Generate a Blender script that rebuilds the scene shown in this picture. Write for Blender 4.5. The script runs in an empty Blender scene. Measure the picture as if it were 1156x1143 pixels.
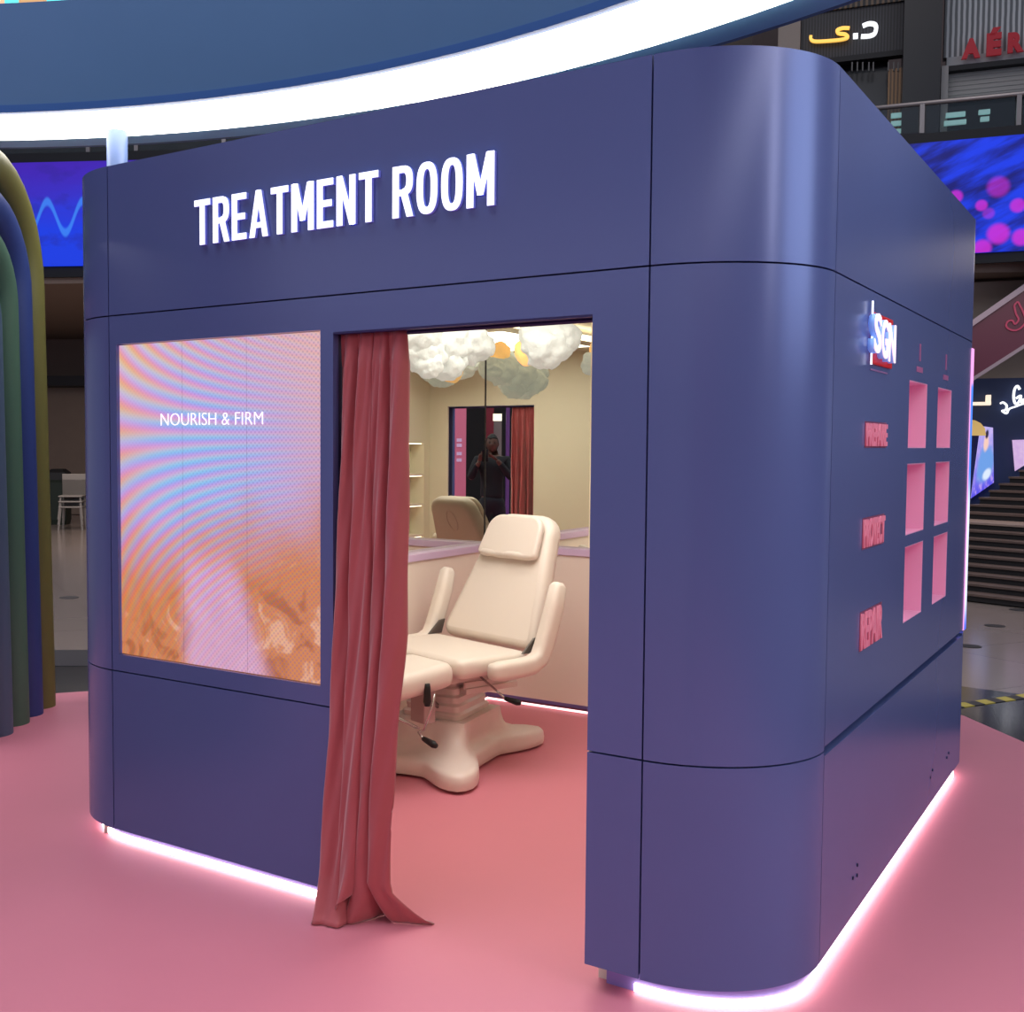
import bpy, bmesh, math, random
from mathutils import Vector, Matrix, noise
PI = math.pi
random.seed(7)
SC = bpy.context.scene
COL = SC.collection

# ------------------------------------------------------------------ camera
CAM = Vector((0.812705, -2.993762, 1.6))
YAW, PITCH, ROLL, FPX, CX, CY = -0.610155, -0.0536244, 0.0028335, 1275.2687, 436.10, 571.5
fw = Vector((math.sin(YAW)*math.cos(PITCH), math.cos(YAW)*math.cos(PITCH), math.sin(PITCH)))
rt0 = Vector((math.cos(YAW), -math.sin(YAW), 0)); up0 = rt0.cross(fw)
rt = rt0*math.cos(ROLL) + up0*math.sin(ROLL); up = -rt0*math.sin(ROLL) + up0*math.cos(ROLL)
cd = bpy.data.cameras.new('camera'); cam = bpy.data.objects.new('camera', cd); COL.objects.link(cam)
cd.sensor_fit = 'HORIZONTAL'; cd.sensor_width = 36.0; cd.lens = FPX*36/1156
cd.shift_x = (578-CX)/1156; cd.clip_start = 0.02; cd.clip_end = 200
M = Matrix.Identity(4)
for i in range(3):
    M[i][0] = rt[i]; M[i][1] = up[i]; M[i][2] = -fw[i]; M[i][3] = CAM[i]
cam.matrix_world = M
SC.camera = cam

def ray(px, py): return fw + rt*((px-CX)/FPX) - up*((py-CY)/FPX)
def hit(px, py, ax, v):                       # point of the place seen at a pixel, on a plane of known position
    d = ray(px, py); return CAM + d*((v-CAM[ax])/d[ax])

# ------------------------------------------------------------------ exposure, world, big lights
vs = SC.view_settings
vs.view_transform = 'Standard'; vs.look = 'None'; vs.gamma = 1.0; vs.exposure = 0.0; vs.use_curve_mapping = False
W = bpy.data.worlds.new('mall_ambient'); SC.world = W; W.use_nodes = True
W.node_tree.nodes['Background'].inputs[0].default_value = (0.70, 0.76, 1.0, 1)
W.node_tree.nodes['Background'].inputs[1].default_value = 0.36
SC.cycles.max_bounces = 10; SC.cycles.glossy_bounces = 6; SC.cycles.caustics_reflective = False
SC.cycles.sample_clamp_indirect = 4.0

def area(name, loc, size, power, color, rot=(0, 0, 0), sy=None):
    l = bpy.data.lights.new(name, 'AREA'); l.energy = power; l.color = color; l.size = size
    if sy: l.shape = 'RECTANGLE'; l.size_y = sy
    o = bpy.data.objects.new(name, l); COL.objects.link(o); o.location = loc; o.rotation_euler = rot
    return o
area('mall_overhead_fill', (-3, -2.5, 11.5), 8, 900, (0.86, 0.90, 1.0))  # broad overhead fill standing in for the mall's unseen ceiling lights
area('mall_overhead_fill_far', (-4, 10, 11.5), 8, 230, (1.0, 0.92, 0.88))  # second overhead fill, for the far side of the hall
area('treatment_ceiling_light', (-1.6, 1.5, 2.42), 1.5, 41, (1.0, 0.965, 0.91))
area('added_gallery_fill', (-14, 9, 3.9), 5, 150, (1.0, 0.86, 0.78))  # unseen fill added to brighten the dark area under the left gallery
area('added_gallery_fill_right', (-0.5, 12.5, 3.9), 3, 45, (1.0, 0.86, 0.78))  # same added fill under the right gallery
area('added_streak_light', (9.2, -1.6, 5.8), 4.5, 130, (1.0, 0.94, 0.96), (0, math.radians(66), math.radians(-10)), 0.35)  # lamp added to draw a bright streak down the booth's rounded corner
area('added_corner_wash', (9.9, 3.2, 4.9), 4.0, 320, (0.62, 0.74, 1.0), (0, math.radians(80), 0), 6.0)  # unseen bluish panel added to put a sheen on the rounded corner

# ------------------------------------------------------------------ helpers
def lin(c):
    return tuple((x/255/12.92 if x/255 <= 0.04045 else ((x/255+0.055)/1.055)**2.4) for x in c)

def mat(name, rgb, rough=0.5, metal=0.0, emit=None, es=0.0, bump=0.0, bscale=40.0, var=0.0, vscale=3.0, sheen=0.0, spec=0.5, coat=0.0, stretch=(1, 1, 1)):
    m = bpy.data.materials.new(name); m.use_nodes = True
    nt = m.node_tree; b = nt.nodes['Principled BSDF']
    c = lin(rgb)
    b.inputs['Base Color'].default_value = (*c, 1); b.inputs['Roughness'].default_value = rough
    b.inputs['Metallic'].default_value = metal; b.inputs['Specular IOR Level'].default_value = spec
    b.inputs['Sheen Weight'].default_value = sheen; b.inputs['Coat Weight'].default_value = coat
    tc = nt.nodes.new('ShaderNodeTexCoord'); mp = nt.nodes.new('ShaderNodeMapping'); mp.inputs['Scale'].default_value = stretch
    nt.links.new(tc.outputs['Object'], mp.inputs['Vector'])
    if var:
        n = nt.nodes.new('ShaderNodeTexNoise'); n.inputs['Scale'].default_value = vscale; n.inputs['Detail'].default_value = 4
        nt.links.new(mp.outputs[0], n.inputs['Vector'])
        r = nt.nodes.new('ShaderNodeValToRGB')
        r.color_ramp.elements[0].position = 0.3; r.color_ramp.elements[1].position = 0.7
        r.color_ramp.elements[0].color = (*[x*(1-var) for x in c], 1); r.color_ramp.elements[1].color = (*[min(1, x*(1+var)) for x in c], 1)
        nt.links.new(n.outputs['Fac'], r.inputs[0]); nt.links.new(r.outputs[0], b.inputs['Base Color'])
    if bump:
        n2 = nt.nodes.new('ShaderNodeTexNoise'); n2.inputs['Scale'].default_value = bscale; n2.inputs['Detail'].default_value = 5
        bp = nt.nodes.new('ShaderNodeBump'); bp.inputs['Strength'].default_value = bump; bp.inputs['Distance'].default_value = 0.01
        nt.links.new(mp.outputs[0], n2.inputs['Vector']); nt.links.new(n2.outputs['Fac'], bp.inputs['Height'])
        nt.links.new(bp.outputs[0], b.inputs['Normal'])
    if emit:
        b.inputs['Emission Color'].default_value = (*lin(emit), 1); b.inputs['Emission Strength'].default_value = es
    return m

class G:                                       # tiny node-expression builder for screen pictures
    def __init__(s, name):
        s.m = bpy.data.materials.new(name); s.m.use_nodes = True; s.nt = s.m.node_tree
        s.b = s.nt.nodes['Principled BSDF']; s.uv = s.nt.nodes.new('ShaderNodeUVMap'); s.uv.uv_map = 'UVMap'
        sp = s.nt.nodes.new('ShaderNodeSeparateXYZ'); s.nt.links.new(s.uv.outputs[0], sp.inputs[0])
        s.u, s.v = sp.outputs[0], sp.outputs[1]
    def _in(s, n, i, x):
        if isinstance(x, (int, float)): n.inputs[i].default_value = x
        else: s.nt.links.new(x, n.inputs[i])
    def f(s, op, a, b=0.0, c=0.0):
        n = s.nt.nodes.new('ShaderNodeMath'); n.operation = op; s._in(n, 0, a); s._in(n, 1, b); s._in(n, 2, c); return n.outputs[0]
    def add(s, a, b): return s.f('ADD', a, b)
    def sub(s, a, b): return s.f('SUBTRACT', a, b)
    def mul(s, a, b): return s.f('MULTIPLY', a, b)
    def clamp(s, a, lo, hi, o0=0.0, o1=1.0):
        n = s.nt.nodes.new('ShaderNodeMapRange'); n.interpolation_type = 'SMOOTHSTEP'
        s._in(n, 0, a)
        for i, x in enumerate((lo, hi, o0, o1)): n.inputs[i+1].default_value = x
        return n.outputs[0]
    def noise(s, scale, sx=1.0, sy=1.0, rot=0.0, detail=4, dist=0.0):
        mp = s.nt.nodes.new('ShaderNodeMapping'); mp.inputs['Scale'].default_value = (sx, sy, 1); mp.inputs['Rotation'].default_value = (0, 0, rot)
        s.nt.links.new(s.uv.outputs[0], mp.inputs[0])
        n = s.nt.nodes.new('ShaderNodeTexNoise'); n.inputs['Scale'].default_value = scale; n.inputs['Detail'].default_value = detail
        n.inputs['Distortion'].default_value = dist
        s.nt.links.new(mp.outputs[0], n.inputs['Vector']); return n.outputs['Fac']
    def mix(s, fac, a, b, mode='MIX'):
        n = s.nt.nodes.new('ShaderNodeMix'); n.data_type = 'RGBA'; n.blend_type = mode
        s._in(n, 0, fac)
        for i, x in ((6, a), (7, b)):
            if isinstance(x, tuple): n.inputs[i].default_value = (*lin(x), 1)
            else: s.nt.links.new(x, n.inputs[i])
        return n.outputs[2]
    def rgb(s, r, g, b):
        n = s.nt.nodes.new('ShaderNodeCombineColor'); s._in(n, 0, r); s._in(n, 1, g); s._in(n, 2, b); return n.outputs[0]
    def disc(s, x, y, r, asp=1.0, soft=0.35):
        dx = s.mul(s.sub(s.u, x), asp); dy = s.sub(s.v, y)
        d = s.f('SQRT', s.add(s.mul(dx, dx), s.mul(dy, dy))); return s.clamp(d, r*(1-soft), r*(1+soft), 1.0, 0.0)
    def out(s, col, es=1.0, rough=0.3):
        s.b.inputs['Base Color'].default_value = (0.01, 0.01, 0.012, 1); s.b.inputs['Roughness'].default_value = rough
        s.nt.links.new(col, s.b.inputs['Emission Color']); s.b.inputs['Emission Strength'].default_value = es
        return s.m

def parent_keep(o, p):
    o.parent = p
    w = Matrix.Identity(4); q = p; chain = []
    while q: chain.append(q.matrix_local_store if hasattr(q, 'matrix_local_store') else q.matrix_basis.copy()); q = q.parent
    for mm in reversed(chain): w = w @ mm
    o.matrix_parent_inverse = Matrix.Identity(4)
    return w

WORLD = {}                                      # object -> its own world matrix (known at build time)
def root(name, loc, rotz=0.0, label=None, cat=None, group=None):
    o = bpy.data.objects.new(name, None); COL.objects.link(o); o.empty_display_size = 0.1
    o.location = loc; o.rotation_euler = (0, 0, rotz)
    WORLD[o.name] = Matrix.Translation(Vector(loc)) @ Matrix.Rotation(rotz, 4, 'Z')
    tag(o, label, cat, group); return o
def tag(o, label=None, cat=None, group=None, kind=None):
    if label: o['label'] = label
    if cat: o['category'] = cat
    if group: o['group'] = group
    if kind: o['kind'] = kind
    return o

def obj(name, bm, m, parent=None, smooth=False, local=False, uv=None, bevel=0.0, angle=None):
    """link a bmesh (world coordinates unless local) as one object, origin at its foot"""
    bmesh.ops.recalc_face_normals(bm, faces=bm.faces)
    if parent and not local: bm.transform(WORLD[parent.name].inverted())
    xs = [v.co.x for v in bm.verts]; ys = [v.co.y for v in bm.verts]; zs = [v.co.z for v in bm.verts]
    org = Vector(((min(xs)+max(xs))/2, (min(ys)+max(ys))/2, min(zs)))
    bm.transform(Matrix.Translation(-org))
    me = bpy.data.meshes.new(name); bm.to_mesh(me); bm.free()
    if m: me.materials.append(m)
    if smooth:
        for p in me.polygons: p.use_smooth = True
    o = bpy.data.objects.new(name, me); COL.objects.link(o); o.location = org
    if smooth and angle is not None:
        try: me.set_sharp_from_angle(angle=angle)
        except Exception: pass
    if parent: o.parent = parent
    WORLD[o.name] = (WORLD[parent.name] if parent else Matrix.Identity(4)) @ Matrix.Translation(org)
    if bevel:
        md = o.modifiers.new('bevel', 'BEVEL'); md.width = bevel; md.segments = 2; md.limit_method = 'ANGLE'; md.angle_limit = 0.7
    return o

def B(): return bmesh.new()
def box(bm, x0, x1, y0, y1, z0, z1, mtx=None):
    vs_ = [Vector((x, y, z)) for z in (z0, z1) for y in (y0, y1) for x in (x0, x1)]
    if mtx: vs_ = [mtx @ v for v in vs_]
    v = [bm.verts.new(c) for c in vs_]
    for q in ((0, 2, 3, 1), (4, 5, 7, 6), (0, 1, 5, 4), (2, 6, 7, 3), (0, 4, 6, 2), (1, 3, 7, 5)): bm.faces.new([v[i] for i in q])
    return bm
def tube(bm, pts, r, n=10, caps=True, closed=False):
    pts = [Vector(p) for p in pts]; rings = []
    rr = r if isinstance(r, (list, tuple)) else [r]*len(pts)
    ref = None
    for i, p in enumerate(pts):
        if closed: t = pts[(i+1) % len(pts)] - pts[i-1]
        else: t = pts[min(i+1, len(pts)-1)] - pts[max(i-1, 0)]
        t.normalize()
        if ref is None:
            ref = Vector((0, 0, 1)) if abs(t.z) < 0.9 else Vector((1, 0, 0))
        a = t.cross(ref).normalized(); b = a.cross(t).normalized(); ref = b
        rings.append([bm.verts.new(p + a*math.cos(2*PI*k/n)*rr[i] + b*math.sin(2*PI*k/n)*rr[i]) for k in range(n)])
    m_ = len(rings)
    for i in range(m_ if closed else m_-1):
        A, C_ = rings[i], rings[(i+1) % m_]
        for k in range(n): bm.faces.new([A[k], A[(k+1) % n], C_[(k+1) % n], C_[k]])
    if caps and not closed:
        bm.faces.new(rings[0][::-1]); bm.faces.new(rings[-1])
    return bm
def loft(bm, rings, cap=True, close=True):
    R = [[bm.verts.new(p) for p in r] for r in rings]; n = len(R[0])
    for i in range(len(R)-1):
        for k in range(n if close else n-1): bm.faces.new([R[i][k], R[i][(k+1) % n], R[i+1][(k+1) % n], R[i+1][k]])
    if cap: bm.faces.new(R[0][::-1]); bm.faces.new(R[-1])
    return bm
def prism(bm, poly, d0, d1, fn):
    """convex or simple polygon in 2D, extruded between depths d0 and d1; fn(a, b, d) -> 3D"""
    n = len(poly)
    a = [bm.verts.new(fn(p[0], p[1], d0)) for p in poly]; b = [bm.verts.new(fn(p[0], p[1], d1)) for p in poly]
    bm.faces.new(a[::-1]); bm.faces.new(b)
    for i in range(n): bm.faces.new([a[i], a[(i+1) % n], b[(i+1) % n], b[i]])
    return bm
def cellwall(us, vs_, filled, d0, d1, fn):
    """a slab divided in cells with openings, one clean skin"""
    bm = B(); V = {}
    def vv(i, j, d):
        if (i, j, d) not in V: V[(i, j, d)] = bm.verts.new(fn(us[i], vs_[j], (d0, d1)[d]))
        return V[(i, j, d)]
    F = lambda i, j: 0 <= i < len(us)-1 and 0 <= j < len(vs_)-1 and filled(i, j)
    for i in range(len(us)-1):
        for j in range(len(vs_)-1):
            if not F(i, j): continue
            for d in (0, 1):
                bm.faces.new([vv(i, j, d), vv(i+1, j, d), vv(i+1, j+1, d), vv(i, j+1, d)])
            for (di, dj, a, b) in ((-1, 0, (i, j), (i, j+1)), (1, 0, (i+1, j), (i+1, j+1)), (0, -1, (i, j), (i+1, j)), (0, 1, (i, j+1), (i+1, j+1))):
                if not F(i+di, j+dj): bm.faces.new([vv(*a, 0), vv(*b, 0), vv(*b, 1), vv(*a, 1)])
    return bm
def sweep_xy(path, offs, z0, z1, n_closed=False):
    """vertical strip following a plan path; offs = (outer, inner) offsets along the left normal"""
    bm = B(); P = [Vector((p[0], p[1])) for p in path]; N = []
    for i in range(len(P)):
        a = P[max(i-1, 0)]; b = P[min(i+1, len(P)-1)]
        if n_closed: a = P[i-1]; b = P[(i+1) % len(P)]
        t = (b-a).normalized(); N.append(Vector((-t.y, t.x)))
    rings = []
    for p, n in zip(P, N):
        o, q = p+n*offs[0], p+n*offs[1]
        rings.append([(o.x, o.y, z0), (o.x, o.y, z1), (q.x, q.y, z1), (q.x, q.y, z0)])
    if n_closed:
        rings.append(rings[0]); loft(bm, rings, cap=False); bmesh.ops.remove_doubles(bm, verts=bm.verts, dist=1e-6)
    else: loft(bm, rings)
    return bm
def uvquad(bm, pts):                           # pts order: (0,0) (1,0) (1,1) (0,1)
    l = (bm.loops.layers.uv.get('UVMap') or bm.loops.layers.uv.new('UVMap')); v = [bm.verts.new(p) for p in pts]; f = bm.faces.new(v)
    for lp, c in zip(f.loops, ((0, 0), (1, 0), (1, 1), (0, 1))): lp[l].uv = c
    return bm
def screen_slab(bm, p00, p10, p11, p01, back):
    """thin display slab: picture on the front face"""
    l = (bm.loops.layers.uv.get('UVMap') or bm.loops.layers.uv.new('UVMap')); F = [Vector(p) for p in (p00, p10, p11, p01)]; K = [p + Vector(back) for p in F]
    a = [bm.verts.new(p) for p in F]; b = [bm.verts.new(p) for p in K]
    uvc = ((0, 0), (1, 0), (1, 1), (0, 1))
    f = bm.faces.new(a)
    for lp, c in zip(f.loops, uvc): lp[l].uv = c
    bm.faces.new(b[::-1])
    for i in range(4):
        g = bm.faces.new([a[i], b[i], b[(i+1) % 4], a[(i+1) % 4]])
        for lp in g.loops: lp[l].uv = uvc[i]
    return bm

def text_mesh(body, size, fn, depth=0.01, xs=1.0, bold=0.0):
    """lettering as real geometry; fn(a, b, d) -> 3D"""
    c = bpy.data.curves.new('lettering', 'FONT'); c.body = body; c.size = size; c.extrude = depth/2; c.offset = bold; c.resolution_u = 4
    o = bpy.data.objects.new('lettering', c); COL.objects.link(o)
    dg = bpy.context.evaluated_depsgraph_get(); me = bpy.data.meshes.new_from_object(o.evaluated_get(dg))
    bm = B(); bm.from_mesh(me); bpy.data.objects.remove(o); bpy.data.curves.remove(c); bpy.data.meshes.remove(me)
    bmesh.ops.remove_doubles(bm, verts=bm.verts, dist=1e-5)
    x0 = min(v.co.x for v in bm.verts); y0 = min(v.co.y for v in bm.verts)
    for v in bm.verts: v.co = Vector(fn((v.co.x-x0)*xs, v.co.y-y0, v.co.z+depth/2))
    return bm

# condensed poster capitals: convex pieces in a cell of height 1
S = 0.135
def _ring(cx, cy, rx, ry, a0, a1, n=14, s=S, p=2.6):
    out = []
    def pt(rx_, ry_, a):
        c_, s_ = math.cos(a), math.sin(a)
        return (cx + rx_*math.copysign(abs(c_)**(2/p), c_), cy + ry_*math.copysign(abs(s_)**(2/p), s_))
    for k in range(n):
        a, b = a0+(a1-a0)*k/n, a0+(a1-a0)*(k+1)/n
        out.append([pt(rx, ry, a), pt(rx, ry, b), pt(rx-s, ry-s, b), pt(rx-s, ry-s, a)])
    return out
def R4(x0, y0, x1, y1): return [(x0, y0), (x1, y0), (x1, y1), (x0, y1)]
def glyph(c):
    w = 0.44
    if c == 'T': return w, [R4(0, 1-S, w, 1), R4(w/2-S/2, 0, w/2+S/2, 1-S)]
    if c == 'E': return w*0.88, [R4(0, 0, S, 1), R4(S, 0, w*0.88, S), R4(S, 1-S, w*0.88, 1), R4(S, .5-S/2, w*0.80, .5+S/2)]
    if c == 'R': return w, [R4(0, 0, S, 1), R4(S, 1-S, w*0.5, 1), R4(S, .42, w*0.5, .42+S*0.9)] + _ring(w*0.5, .71, w*0.5, .29, -PI/2, PI/2) + [[(w*.42, .44), (w*.42+S, .48), (w*1.02, 0), (w*1.02-S, 0)]]
    if c == 'A': return w*1.1, [[(0, 0), (S, 0), (w*.55+S*.35, 1), (w*.55-S*.5, 1)], [(w*1.1-S, 0), (w*1.1, 0), (w*.55+S*.5, 1), (w*.55-S*.35, 1)], R4(w*.2, .2, w*.9, .2+S*.85)]
    if c == 'M': return w*1.25, [R4(0, 0, S, 1), R4(w*1.25-S, 0, w*1.25, 1), [(S*.3, 1), (S*1.15, 1), (w*.625+S*.42, .22), (w*.625-S*.42, .22)], [(w*1.25-S*1.15, 1), (w*1.25-S*.3, 1), (w*.625+S*.42, .22), (w*.625-S*.42, .22)]]
    if c == 'N': return w, [R4(0, 0, S, 1), R4(w-S, 0, w, 1), [(0.02, 1), (S, 1), (w-.02, 0), (w-S, 0)]]
    if c == 'O': return w, _ring(w/2, .5, w/2, .5, 0, 2*PI, 32)
    if c == ' ': return w*0.35, []
    return w, [R4(0, 0, w, 1)]

def cushion_rings(outline, h, r, k=3):
    """rings (lists of (x, y, z)) for a padded slab with rounded upper and lower edges"""
    P = [Vector(p) for p in outline]; n = len(P); N = []
    for i in range(n):
        t = (P[(i+1) % n]-P[i-1]).normalized(); N.append(Vector((t.y, -t.x)))
    out = []
    prof = [(r*0.99999 + 0.0, 0)]
    prof = [(r*(1-math.sin(a)), r*(1-math.cos(a))) for a in [PI/2*i/k for i in range(k+1)]]
    low = [(ins, z) for ins, z in prof]; high = [(ins, h-z) for ins, z in reversed(prof)]
    for ins, z in low+high: out.append([((p-nn*ins).x, (p-nn*ins).y, z) for p, nn in zip(P, N)])
    return out
def rrect(x0, x1, y0, y1, r, n=5):
    pts = []
    for cx, cy, a0 in ((x1-r, y0+r, -PI/2), (x1-r, y1-r, 0), (x0+r, y1-r, PI/2), (x0+r, y0+r, PI)):
        for i in range(n+1):
            a = a0+PI/2*i/n; pts.append((cx+r*math.cos(a), cy+r*math.sin(a)))
    return pts
def rtrap(w0, w1, l, r0, r1, n=6):
    """tapered outline from y=0 (width w0) to y=l (width w1) with rounded corners"""
    pts = []
    for cx, cy, r, a0 in ((w0/2-r0, r0, r0, -PI/2), (w1/2-r1, l-r1, r1, 0), (-w1/2+r1, l-r1, r1, PI/2), (-w0/2+r0, r0, r0, PI)):
        for i in range(n+1):
            a = a0+PI/2*i/n; pts.append((cx+r*math.cos(a), cy+r*math.sin(a)))
    return pts
def cushion(outline, h, r, mtx=None, k=4, bulge=0.0):
    bm = B(); rings = cushion_rings(outline, h, r, k)
    loft(bm, rings)
    if bulge:
        top = [f for f in bm.faces if len(f.verts) > 4 and f.calc_center_median().z > h*0.9]
        if top: bmesh.ops.inset_region(bm, faces=top, thickness=0.05, depth=bulge)
    if mtx: bm.transform(mtx)
    return bm

# ------------------------------------------------------------------ materials
booth_m = mat('satin_indigo_panel', (91, 107, 161), rough=0.26, metal=0.15, spec=0.5, var=0.02, vscale=1.5)
seam_m = mat('dark_seam', (26, 28, 66), rough=0.8)
cream_m = mat('cream_wall_lining', (226, 220, 200), rough=0.6, var=0.01)
ledge_m = mat('lilac_ledge', (206, 182, 214), rough=0.4)
wains_m = mat('cream_wainscot', (232, 218, 206), rough=0.5)
mirror_m = mat('mirror_glass', (232, 232, 224), rough=0.0, metal=1.0)
carpet_m = mat('pink_vinyl_carpet', (206, 121, 136), rough=0.55, var=0.03, vscale=1.2, bump=0.02, bscale=220)
tile_m = mat('beige_polished_tile', (150, 136, 126), rough=0.18, var=0.05, vscale=0.7)
plinth_m = mat('lilac_plinth', (150, 140, 210), rough=0.5)
strip_m = mat('led_strip', (255, 240, 240), emit=(255, 232, 230), es=8.5)
strip_in_m = mat('led_strip_interior', (255, 230, 230), emit=(255, 215, 215), es=1.8)
ring_m = mat('ring_blue_fascia', (76, 114, 156), rough=0.5, var=0.02)
rim_m = mat('ring_light_blue_rim', (150, 218, 255), rough=0.5)
ringled_m = mat('ring_light_diffuser', (255, 255, 255), emit=(255, 248, 240), es=7.5)
post_m = mat('pale_blue_post', (104, 128, 176), rough=0.4)
curtain_m = mat('rose_velour', (178, 86, 90), rough=0.55, sheen=0.4, var=0.06, vscale=3.0, bump=0.05, bscale=60)
white_leather = mat('ivory_leatherette', (226, 214, 202), rough=0.45, bump=0.02, bscale=90)
white_plastic = mat('ivory_plastic', (222, 206, 198), rough=0.35)
chrome_m = mat('chrome', (200, 196, 196), rough=0.18, metal=1.0)
grip_m = mat('black_rubber', (14, 14, 16), rough=0.5)
cloud_m = mat('cloud_padding', (168, 172, 166), rough=0.95, bump=1.0, bscale=26, emit=(222, 222, 208), es=0.46)  # slight even glow added so the undersides do not shade brown
cloudglow_m = mat('cloud_lamp', (255, 190, 90), rough=0.8, emit=(255, 205, 140), es=0.75)
white_em = mat('lit_white_letter', (240, 240, 255), emit=(225, 232, 255), es=1.35)
letter_side = mat('letter_return', (150, 165, 235), rough=0.4, emit=(80, 95, 220), es=0.25)
niche_m = mat('pink_niche', (238, 176, 206), rough=0.5)
nichelight_m = mat('pink_niche_light', (255, 160, 200), emit=(255, 190, 225), es=5.5)
salmon_m = mat('salmon_lettering', (206, 124, 148), rough=0.4, emit=(200, 95, 115), es=0.35)
red_m = mat('red_sign_box', (196, 26, 30), rough=0.35, emit=(190, 12, 16), es=0.25)
black_m = mat('black_frame', (12, 12, 16), rough=0.6)
dark_m = mat('dark_facade', (34, 33, 38), rough=0.6, var=0.1)
taupe_m = mat('taupe_wall', (120, 102, 92), rough=0.7, var=0.04)
steel_m = mat('brushed_steel', (150, 142, 140), rough=0.35, metal=0.7)

# ================================================================== SETTING
# tile floor of the mall
def tile_material():
    m = mat('polished_mall_tile', (150, 136, 126), rough=0.16)
    nt = m.node_tree; b = nt.nodes['Principled BSDF']; tc = nt.nodes.new('ShaderNodeTexCoord'); mp = nt.nodes.new('ShaderNodeMapping')
    mp.inputs['Rotation'].default_value = (0, 0, 0.55); nt.links.new(tc.outputs['Object'], mp.inputs[0])
    br = nt.nodes.new('ShaderNodeTexBrick'); br.offset = 0.0; br.inputs['Scale'].default_value = 1.0
    br.inputs['Brick Width'].default_value = 1.2; br.inputs['Row Height'].default_value = 1.2; br.inputs['Mortar Size'].default_value = 0.004
    br.inputs['Color1'].default_value = (*lin((150, 134, 126)), 1); br.inputs['Color2'].default_value = (*lin((144, 130, 121)), 1); br.inputs['Mortar'].default_value = (*lin((112, 98, 92)), 1)
    nt.links.new(mp.outputs[0], br.inputs['Vector']); nt.links.new(br.outputs['Color'], b.inputs['Base Color'])
    return m
bm = B(); box(bm, -30, 16, -14, 30, -0.30, -0.012)
tag(obj('floor', bm, tile_material()), kind='structure')
# glossy dark granite border round the carpet
bm = B(); pts = [(-6.0, 2.42), (-5.2, 3.1), (-2.2, 5.6), (0.05, 5.34), (2.8, 2.6), (6, -3), (5, -9), (-9, -9), (-9, 0.6)]
prism(bm, pts, -0.012, -0.006, lambda a, b, d: (a, b, d))
tag(obj('trim_1', bm, mat('dark_granite_border', (52, 54, 58), rough=0.12, var=0.1, vscale=20)), kind='structure')
bm = B(); pts = [tuple(hit(x, y, 2, -.003)[:2]) for x, y in ((30, 734), (130, 734), (130, 752), (30, 752))]
prism(bm, pts, -0.0055, -0.003, lambda a, b, d: (a, b, d))
tag(obj('trim_2', bm, black_m), kind='structure')
# pink carpet
bm = B(); pts = [(-6.4, 0.55), (-5.06, 1.68), (-4.6, 2.3), (-3.3, 4.2), (-2.2, 4.9), (-0.9, 4.85), (-0.18, 4.44), (0.24, 3.88), (2.2, 1.5), (4.4, -3), (3.5, -8), (-8, -8), (-8, -1)]
prism(bm, pts, -0.006, 0.0, lambda a, b, d: (a, b, d))
tag(obj('floor', bm, carpet_m), kind='structure')
FL = bpy.data.objects.get('floor.001')
if FL: FL['label'] = 'pink vinyl carpet laid round the booth'

bm = B(); box(bm, 10.5, 10.8, -14, 20, -.3, 9.5)
tag(obj('wall_right', bm, dark_m), kind='structure')  # unseen dark wall, added to keep ambient light off the booth's side

# mall frame: s along the far gallery edge, off = metres behind it
MA = Vector((-13.31, 8.21, 0)); MB_ = Vector((-0.95, 15.1, 0)); ME = (MB_-MA).normalized(); MN = Vector((-ME.y, ME.x, 0))
def mp(s, off, z): return MA + ME*s + MN*off + Vector((0, 0, z))
def mfn(off0=0): return lambda a, b, d: mp(a, off0-d, b)
MM = Matrix(((ME.x, MN.x, 0, MA.x), (ME.y, MN.y, 0, MA.y), (0, 0, 1, 0), (0, 0, 0, 1)))
def mbox(bm, s0, s1, o0, o1, z0, z1): return box(bm, s0, s1, o0, o1, z0, z1, MM)
bm = B(); mbox(bm, -14, 30, 9, 9.3, -0.3, 12)
tag(obj('wall_back', bm, taupe_m), kind='structure')
bm = B(); mbox(bm, -14, 30, 0.12, 9, 4.05, 4.3)
tag(obj('ceiling', bm, mat('gallery_soffit', (132, 112, 98), rough=0.7)), kind='structure')

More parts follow.
